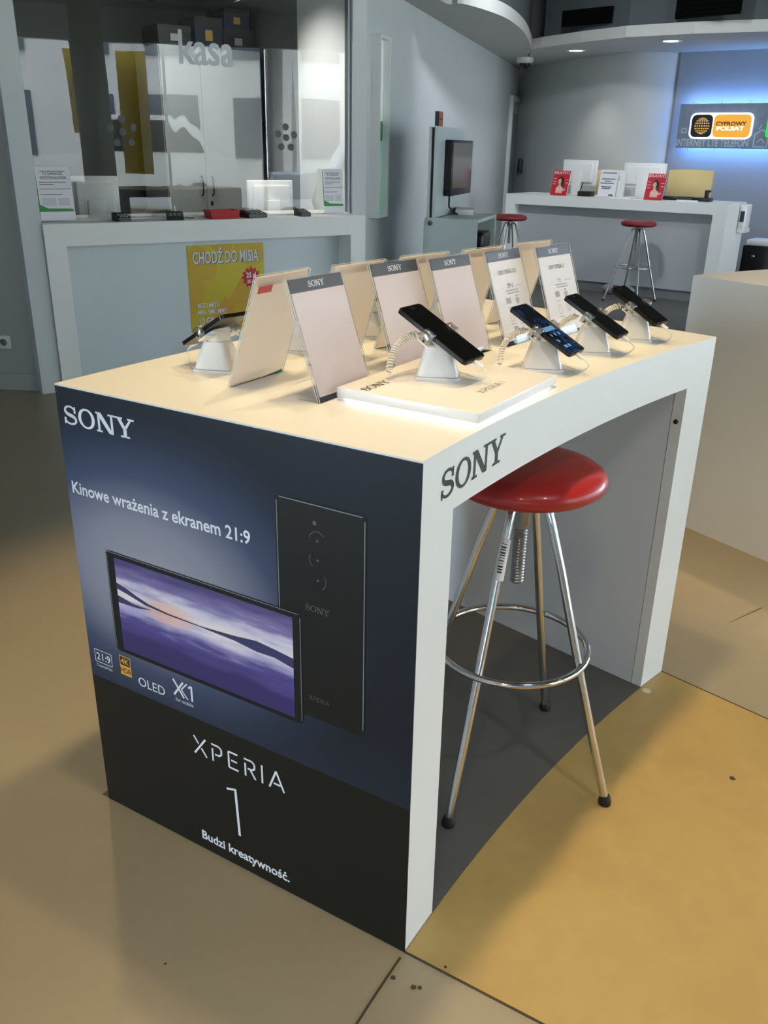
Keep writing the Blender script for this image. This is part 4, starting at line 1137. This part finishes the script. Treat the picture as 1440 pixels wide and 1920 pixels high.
def magazine(cx, label, sc_=1.0):
    w, h = .185 * sc_, .25 * sc_
    t = thing('magazine', CF @ T(cx, .06, CH + .002) @ Rx(math.radians(-16)), label, 'magazine', 'red magazines propped on the reception counter')
    mb = MB(); mb.box(0, w, 0, .006, 0, h); obj('pages', mb, paper, t)
    mb = MB(); mb.flat([(0, 0), (w, 0), (w, h), (0, h)], -.001); cv = obj('cover', mb, redp, t)
    mb = MB(); mb.flat(circ(w * .50, h * .60, w * .17, h * .17, 20), -.0015); mb.flat([(w * .60, h * .30), (w * .74, h * .36), (w * .68, h * .66), (w * .5, h * .74)], -.0015); obj('print_hair', mb, hair, cv)
    mb = MB(); mb.flat(circ(w * .45, h * .57, w * .10, h * .105, 18), -.002); mb.flat([(w * .42, h * .50), (w * .52, h * .50), (w * .54, h * .40), (w * .72, h * .30), (w * .70, h * .10), (w * .30, h * .10), (w * .28, h * .30), (w * .41, h * .40)], -.002); obj('print_figure', mb, skin, cv)
    mb = MB(); mb.text('BRAWO', h * .16, w / 2, h * .86, -.0022, None, 'CENTER', bold=.012, fit=w * .92)
    for f_, a_, b_ in ((.25, .3, .9), (.20, .35, .85), (.66, .05, .22), (.55, .05, .24), (.45, .06, .22), (.62, .78, .95), (.5, .8, .95)): mb.flat([(w * a_, h * f_), (w * b_, h * f_), (w * b_, h * (f_ + .025)), (w * a_, h * (f_ + .025))], -.0022)
    obj('print_lettering', mb, mat('mag_pink', (240, 200, 206), .5), cv)
    mb = MB(); mb.stroke([(w * .40, h * .59), (w * .43, h * .59)], .003, -.0024); mb.stroke([(w * .47, h * .59), (w * .5, h * .59)], .003, -.0024); mb.stroke([(w * .43, h * .525), (w * .475, h * .525)], .003, -.0024); obj('print_face', mb, hair, cv)
    mb = MB(); mb.box(w * .4, w * .6, 0, .004, .026, h * .58, T(0, .088, 0) @ Rx(math.radians(26))); obj('prop', mb, paper, t)


magazine(on(1031, 365, CF, .06)[0], 'red magazine propped at the left of the reception counter')
magazine(on(1206, 376, CF, .06)[0], 'red magazine propped at the right of the reception counter')
x0 = on(1118, 372, CF, .10)[0]
nt_ = thing('notice_holder', CF @ T(x0, .10, CH + .006) @ Rx(math.radians(-10)), 'clear stand with white notice between the two monitors', 'notice')
w, h = .20, .265
mb = MB(); mb.box(0, w, 0, .002, 0, h); mb.box(-.01, w + .01, -.03, .07, 0, .003); obj('holder', mb, acr, nt_)
mb = MB(); mb.flat([(.004, .006), (w - .004, .006), (w - .004, h - .004), (.004, h - .004)], -.001); pg = obj('sheet', mb, paper, nt_)
mb = MB()
for f_, a_, b_ in ((.86, .12, .88), (.64, .14, .86), (.56, .30, .66), (.49, .10, .80), (.36, .16, .72), (.30, .2, .66)): mb.flat([(w * a_, h * f_), (w * b_, h * f_), (w * b_, h * (f_ + .03)), (w * a_, h * (f_ + .03))], -.0015)
mb.flat([(w * .62, h * .05), (w * .85, h * .05), (w * .85, h * .11), (w * .62, h * .11)], -.0015)
obj('print_lines', mb, mat('ink_blue', (70, 76, 92), .5), pg)
for i, (xl, xr, yt) in enumerate(((1252, 1333, 317), (1148, 1168, 318))):
    x0, z1 = on(xl, yt, CF, 1.15); x1, _ = on(xr, yt, CF, 1.15)
    if i: x0 -= .20; 
    ch = thing('office_chair', CF @ T((x0 + x1) / 2, 1.15, 0), ('cream office chair behind the right end of the reception counter', 'cream office chair mostly hidden between the two monitors')[i], 'chair', 'cream office chairs')
    wb = x1 - x0
    rows = []
    mb = MB()
    for k in range(9):
        s_ = k / 8 * 2 - 1; xx = s_ * wb / 2; yy = .06 * s_ * s_
        rows.append([V3((xx, yy, .72)), V3((xx * (1 + .05), yy + .03, z1 - .01 * s_ * s_)), V3((xx * (1 + .05), yy + .075, z1 - .01 * s_ * s_)), V3((xx, yy + .045, .72))])
    mb.loft(rows, True, True); obj('backrest', mb, cream, ch)
    mb = MB(); mb.rbox(-wb / 2, wb / 2, -.42, .02, .46, .53, .03, 3); obj('seat', mb, cream, ch)
    mb = MB(); mb.box(-.03, .03, .03, .05, .42, .78); obj('back_bar', mb, black, ch)
    mb = MB(); mb.lathe([(.03, .10), (.03, .46)], 12, T(0, -.2, 0)); obj('gas_lift', mb, steel, ch)
    for k in range(5):
        a = k * 2 * PI / 5; mb = MB(); mb.tube([(0, -.2, .11), (.26 * math.cos(a), -.2 + .26 * math.sin(a), .06)], .018, 8); lg = obj('leg', mb, black, ch)
        mb = MB(); mb.lathe([(.004, -.012), (.03, -.012), (.03, .012), (.004, .012)], 12, T(.26 * math.cos(a), -.2 + .26 * math.sin(a), .03) @ Rx(PI / 2)); obj('castor', mb, black, lg)
GK = 'dark items lying on the reception counter'
for px, w, h, nm, lab in ((1270, .34, .03, 'keyboard', 'black keyboard lying behind the right magazine'), (1318, .16, .035, 'desk_phone', 'black desk phone base at the right end of the counter'), (1105, .14, .05, 'stapler_box', 'small black device beneath the left monitor')):
    x, _ = on(px, 372, CF, .32); M = CF @ T(x, .26 if nm != 'stapler_box' else .16, CH)
    t = thing(nm, M, lab, {'keyboard': 'keyboard', 'desk_phone': 'telephone', 'stapler_box': 'device'}[nm])
    mb = MB(); mb.rbox(-w / 2, w / 2, 0, .13, 0, h, .006); obj('body', mb, black, t)
    mb = MB()
    if nm == 'keyboard':
        for i in range(14):
            for j in range(4): mb.box(-w / 2 + .012 + i * .0228, -w / 2 + .03 + i * .0228, .015 + j * .026, .036 + j * .026, h - .001, h + .004)
        obj('keys', mb, rubber, t)
    elif nm == 'desk_phone':
        mb.rbox(.02, .055, .02, .06, h - .001, .10, .006); mb.rbox(.02, .075, .02, .06, .085, .105, .005); obj('upright', mb, black, t)
    else:
        mb.box(-w * .4, w * .4, .02, .08, h - .001, h + .002); obj('top_tray', mb, inkg, t)
for i, (px, lab) in enumerate(((1135, 'loose white paper in front of the clear notice stand'), (1160, 'loose white paper between notice and right magazine'), (1285, 'loose white paper in front of the black keyboard'))):
    x, _ = on(px, 376, CF, .10); mb = MB(); mb.box(-.10, .10, -.03, .06, 0, .003 + .004 * i); o = obj('paper_sheet', mb, paper); o.matrix_world = CF @ T(x, .10 if i < 2 else .15, CH) @ Rz(.15 * i); tag(o, lab, 'paper', 'loose papers on the counter')
    if i == 0: o.matrix_world = CF @ T(x, .05, CH)
x0, _ = on(1150, 372, CF, .22); x, _ = on(1160, 372, CF, .22)
db = thing('document_box', CF @ T(x, .22, CH), 'upright white box standing against the right monitor', 'box'); 
mb = MB(); mb.box(-.07, .02, -.06, 0, 0, .17); obj('box_lower', mb, white2, db)
mb = MB(); mb.box(-.06, .03, .002, .05, 0, .26); obj('box_upper', mb, white2, db)
# plastic bag on the plinth floor
P = at(1222, 545, .04)
bm = bmesh.new(); bmesh.ops.create_icosphere(bm, subdivisions=3, radius=1)
mb = MB(); rnd = random.Random(3)
mb.add([V3((v.co.x * .17 * (1 + .12 * rnd.random()), v.co.y * .05, .055 + .055 * v.co.z * (1 + .15 * rnd.random()))) for v in bm.verts], [[v.index for v in f.verts] for f in bm.faces], True); bm.free()
o = obj('carrier_bag', mb, mat('bag_film', (150, 156, 160), .3)); o.matrix_world = CF @ T(1.33, .055, .0) ; tag(o, 'crumpled pale plastic bag under the counter behind the far stool', 'bag')
mb = MB(); mb.flat([(-.03, .03), (.03, .03), (.03, .10), (-.03, .10)], -.062); obj('bag_print', mb, mat('bag_print', (120, 50, 50), .5), o)
# items right of the counter
x, z = on(1391, 410, CF, .50)
pr = thing('card_printer', CF @ T(CLn + .004, .40, .66), 'white slim device with dark window at the right end of the counter', 'device')
mb = MB(); mb.rbox(0, .06, 0, .20, .04, .26, .01); obj('case', mb, white2, pr)
mb = MB(); mb.box(.012, .052, -.002, 0, .10, .20); obj('window', mb, mat('dark_window', (30, 34, 56), .2), pr)
mb = MB(); mb.box(0, .07, 0, .20, 0, .04); obj('bracket', mb, white2, pr)
P = at(1395, 512, 0.0)
P = CF @ V3((3.02, .95, 0))
bcx, bcz = on(1394, 460, CF, 1.2)
sf = thing('black_cabinet', frame(CF @ V3((bcx, 1.2, 0)), CB - CA), 'low black cabinet with round lock at the right edge', 'cabinet')
mb = MB(); mb.box(0, 1.0, 0, .45, .05, bcz); obj('carcass', mb, black, sf)
mb = MB(); mb.box(.02, .98, -.018, 0, .07, bcz - .02); dd_ = obj('door', mb, black, sf)
mb = MB(); mb.lathe([(0, 0), (.016, 0), (.016, .012), (0, .012)], 14, T(.12, -.018, bcz - .10) @ Rx(PI / 2)); obj('lock', mb, chrome, dd_)
mb = MB(); mb.rbox(.02, .7, .02, .36, bcz + .001, bcz + .06, .008); o = obj('white_device', mb, white2); o.matrix_world = sf.matrix_basis.copy(); tag(o, 'flat white box lying on the low black cabinet', 'box')
# black floor skirting strip behind
mb = MB(); mb.box(bx0, 6.4, BW - .02, BW, 0, .09); struct('baseboard_back', mb, black, None, CF)

# ------------------------------------------------------------------ backlit sign
SB = BW - .15
sx0, sz1 = on(1277, 195, CF, SB); _, sz0 = on(1267, 277, CF, SB)
sg = thing('backlit_sign', CF @ T(sx0, SB, sz0), 'grey sign board with glowing orange logo plate on the back wall', 'sign')
sw, sh = 2.4, sz1 - sz0
mb = MB(); mb.box(0, sw, 0, .02, 0, sh); bd = obj('board', mb, mat('sign_board', (118, 130, 152), .5, noise=.12, nscale=14), sg)
bl = mat('sign_led', (120, 176, 255), emit=30)
mb = MB(); mb.box(.02, sw - .02, .03, .05, sh - .04, sh - .01); mb.box(.02, sw - .02, .03, .05, .01, .04); obj('light_strip', mb, bl, sg)
for k in range(5):
    mb = MB()
    mb.tube([(.14 + k * .30, .01, sh), (.14 + k * .30, .01, sh + .03)], .004, 6); mb.tube([(.14 + k * .30, .01, 0), (.14 + k * .30, .01, -.03)], .004, 6); obj('mount_pin', mb, steel, sg)
lx0, lz1 = on(1299, 215, CF, SB - .03); lx1, lz0 = on(1404, 258, CF, SB - .03); lx0 -= sx0; lx1 -= sx0; lz0 -= sz0; lz1 -= sz0
lw, lh = lx1 - lx0, lz1 - lz0
mb = MB(); mb.plate(rrect(lx0 - .018, lx1 + .018, lz0 - .018, lz1 + .018, .06), -.028, -.004); lp = obj('logo_halo', mb, mat('halo_white', (232, 244, 255), emit=.95), sg)
mb = MB(); mb.plate(rrect(lx0, lx0 + lw * .36, lz0, lz1, .05), -.031, -.0285); obj('logo_dark', mb, mat('logo_dark', (20, 22, 28), .3), lp)
mb = MB(); mb.plate(rrect(lx0 + lw * .38, lx1, lz0, lz1, .05), -.031, -.0285); obj('logo_orange', mb, mat('logo_orange', (236, 164, 50), emit=.55), lp)
mb = MB(); gx_, gz_, gr = lx0 + lw * .185, (lz0 + lz1) / 2, lh * .36
for i in range(-4, 5):
    for j in range(-4, 5):
        la, lo = math.radians(j * 19), math.radians(i * 19)
        X, Z = math.cos(la) * math.sin(lo), math.sin(la)
        rr = .075 * gr * 1.35
        mb.flat(circ(gx_ + gr * X, gz_ + gr * Z, rr * max(.3, math.cos(lo)), rr * max(.3, math.cos(la)), 8), -.0315)
obj('globe_dots', mb, mat('globe_gold', (244, 190, 90), emit=.6), lp)
mb = MB(); mb.text('CYFROWY', lh * .24, lx0 + lw * .42, gz_ + .004, -.0315, fit=lw * .51, bold=.035); obj('logo_text', mb, mat('logo_brown', (58, 40, 12), .5), lp)
mb = MB(); mb.text('POLSAT', lh * .24, lx0 + lw * .44, gz_ - lh * .19, -.0315, fit=lw * .46, bold=.04); obj('logo_text', mb, mat('logo_white', (250, 246, 236), emit=.8), lp)
mb = MB(); mb.text('INTERNET LTE TELEFON', .105, .004, .02, -.002, fit=lx1 - .01, bold=.02)
hx = lx1 + .05
mb.stroke([(hx, .02), (hx, .14), (hx + .07, .19), (hx + .14, .14), (hx + .14, .02), (hx, .02)], .014, -.002); mb.stroke([(hx + .03, .06), (hx + .07, .10), (hx + .11, .06)], .012, -.002); mb.stroke([(hx + .03, .19), (hx + .06, .24)], .01, -.002)
mb.stroke([(.05, sh * .35), (.10, sh * .35), (.10, sh * .44), (.05, sh * .44), (.05, sh * .35)], .01, -.002); mb.text('TV', .078, hx + .20, .022, -.002, sx=.83, bold=.01)
obj('board_lettering', mb, mat('sign_grey', (176, 188, 206), .5), bd)
g0 = on(1437, 237, CF, SB - .03)[0] - sx0
mb = MB(); mb.plate(rrect(g0, g0 + .36, lz0, lz1 - .01, .03), -.03, -.004); obj('green_logo', mb, mat('logo_green', (20, 200, 70), emit=.8), sg)

# ------------------------------------------------------------------ street side: open shopfront behind the camera, seen only as reflections and daylight
alu = mat('mullion_grey', (110, 112, 112), .4)
mb = MB(); mb.box(-3, 22, -.1, .1, 2.75, 3.2); struct('wall_front', mb, wallg, None, QF)
mb = MB(); mb.box(-3, 8.1, -.1, .1, 0, 2.75); struct('wall_front_block', mb, wallg, None, QF)  # unseen solid bay added to keep daylight off the near side faces
for i in range(10):
    mb = MB(); x = 8.15 + i * 1.45; mb.box(x - .035, x + .035, -.05, .05, 0, 2.75); struct('trim_%d' % (10 + i), mb, alu, None, QF)
mb = MB(); mb.box(-3, -2.8, 0, 9, 0, 3.2); struct('wall_near', mb, wallg, None, QF)
for i, (x, y) in enumerate(((7.3, 1.1), (9.9, .9))):
    mb = MB(); mb.lathe([(.22, 0), (.22, 3.2)], 24, T(x, y, 0)); struct('column_%d' % (i + 1), mb, mat('column_olive', (110, 104, 66), .6), None, QF)
yb = mat('banner_yellow', (214, 178, 30), .5)
for i, (x, y, z0, z1) in enumerate(((9.35, -.7, 1.5, 2.7), (10.3, -.7, .9, 2.7))):
    mb = MB(); mb.box(x, x + .45, y, y + .02, z0, z1); o = obj('banner', mb, yb, None); o.matrix_world = QF; o['kind'] = 'structure'
pave = mat('street_paving', (150, 148, 144), .9, noise=.1, nscale=2)
mb = MB(); mb.box(-25, 40, -30, -.1, -.14, -.02); struct('street', mb, pave, None, QF)
fac = mat('street_facade', (196, 190, 184), .9, noise=.08, nscale=1.2)
mb = MB()
for i in range(5): mb.box(-24 + i * 13, -24 + i * 13 + 12.2, -22, -16, -.1, 9 + (i * 7 % 5))
st_ = struct('street_buildings', mb, fac, None, QF)
mb = MB()
for i in range(26):
    for j in range(3): mb.box(-23 + i * 2.4, -21.8 + i * 2.4, -16.02, -15.9, 1.0 + j * 2.9, 2.8 + j * 2.9)
struct('street_windows', mb, mat('street_glass', (50, 60, 74), .2), st_)
for x, col_, nm, hh in ((10.2, (244, 244, 242), 'car_white', 1.9), (15.5, (150, 156, 166), 'car_silver', 1.45)):
    mb = MB(); mb.loft([[V3((x + a_ * 2.1, -6.4, b_ * hh)), V3((x + a_ * 2.1, -4.7, b_ * hh))] for a_, b_ in ((-1, .22), (-1, .55), (-.55, .62), (-.3, 1), (.5, 1), (.8, .62), (1, .55), (1, .22))] , False, False)
    pts = [(-1, .22), (-1, .55), (-.55, .62), (-.3, 1), (.5, 1), (.8, .62), (1, .55), (1, .22)]
    mb = MB(); mb.plate([(x + a_ * 2.1, b_ * hh) for a_, b_ in pts], -6.4, -4.7); o = struct('street_' + nm, mb, mat(nm, col_, .3), None, QF)
    mb = MB(); mb.plate([(x + a_ * 2.1, b_ * hh) for a_, b_ in ((-.45, .64), (-.27, .95), (.45, .95), (.68, .64))], -4.72, -4.68); struct('car_window', mb, blackg, o)
    for a_ in (-.6, .6): mb = MB(); mb.lathe([(0, -.1), (.32, -.1), (.32, .1), (0, .1)], 16, T(x + a_ * 2.1, -4.75, .32) @ Rx(PI / 2)); struct('wheel', mb, rubber, o)
# lamp inside the booth that lights its white wing
P = KF @ V3((1.35, .60, CEIL - .03))
bl_ = thing('downlight', T(P.x, P.y, CEIL), 'warm downlight in the booth ceiling near the white wing', 'downlight', 'downlights in the soffit')
mb = MB(); mb.lathe([(0, -.004), (.06, -.004), (.07, 0), (0, 0)], 20); obj('diffuser', mb, mat('lamp_white', (255, 250, 240), emit=9), bl_)
P2 = KF @ V3((1.1, .9, CEIL - .03))
lamp('booth_fill', 'SPOT', P2, 30, (.95, .98, 1.0), KF @ V3((1.3, 1.7, 1.0)), spot_size=2.4, spot_blend=1.0, shadow_soft_size=.15)  # fill added to brighten the back of the booth, no fixture
lamp('booth_beam', 'SPOT', (P.x, P.y, CEIL - .03), 70, (1, .94, .85), KF @ V3((2.09, .5, 1.3)), spot_size=1.6, spot_blend=.9, shadow_soft_size=.06)
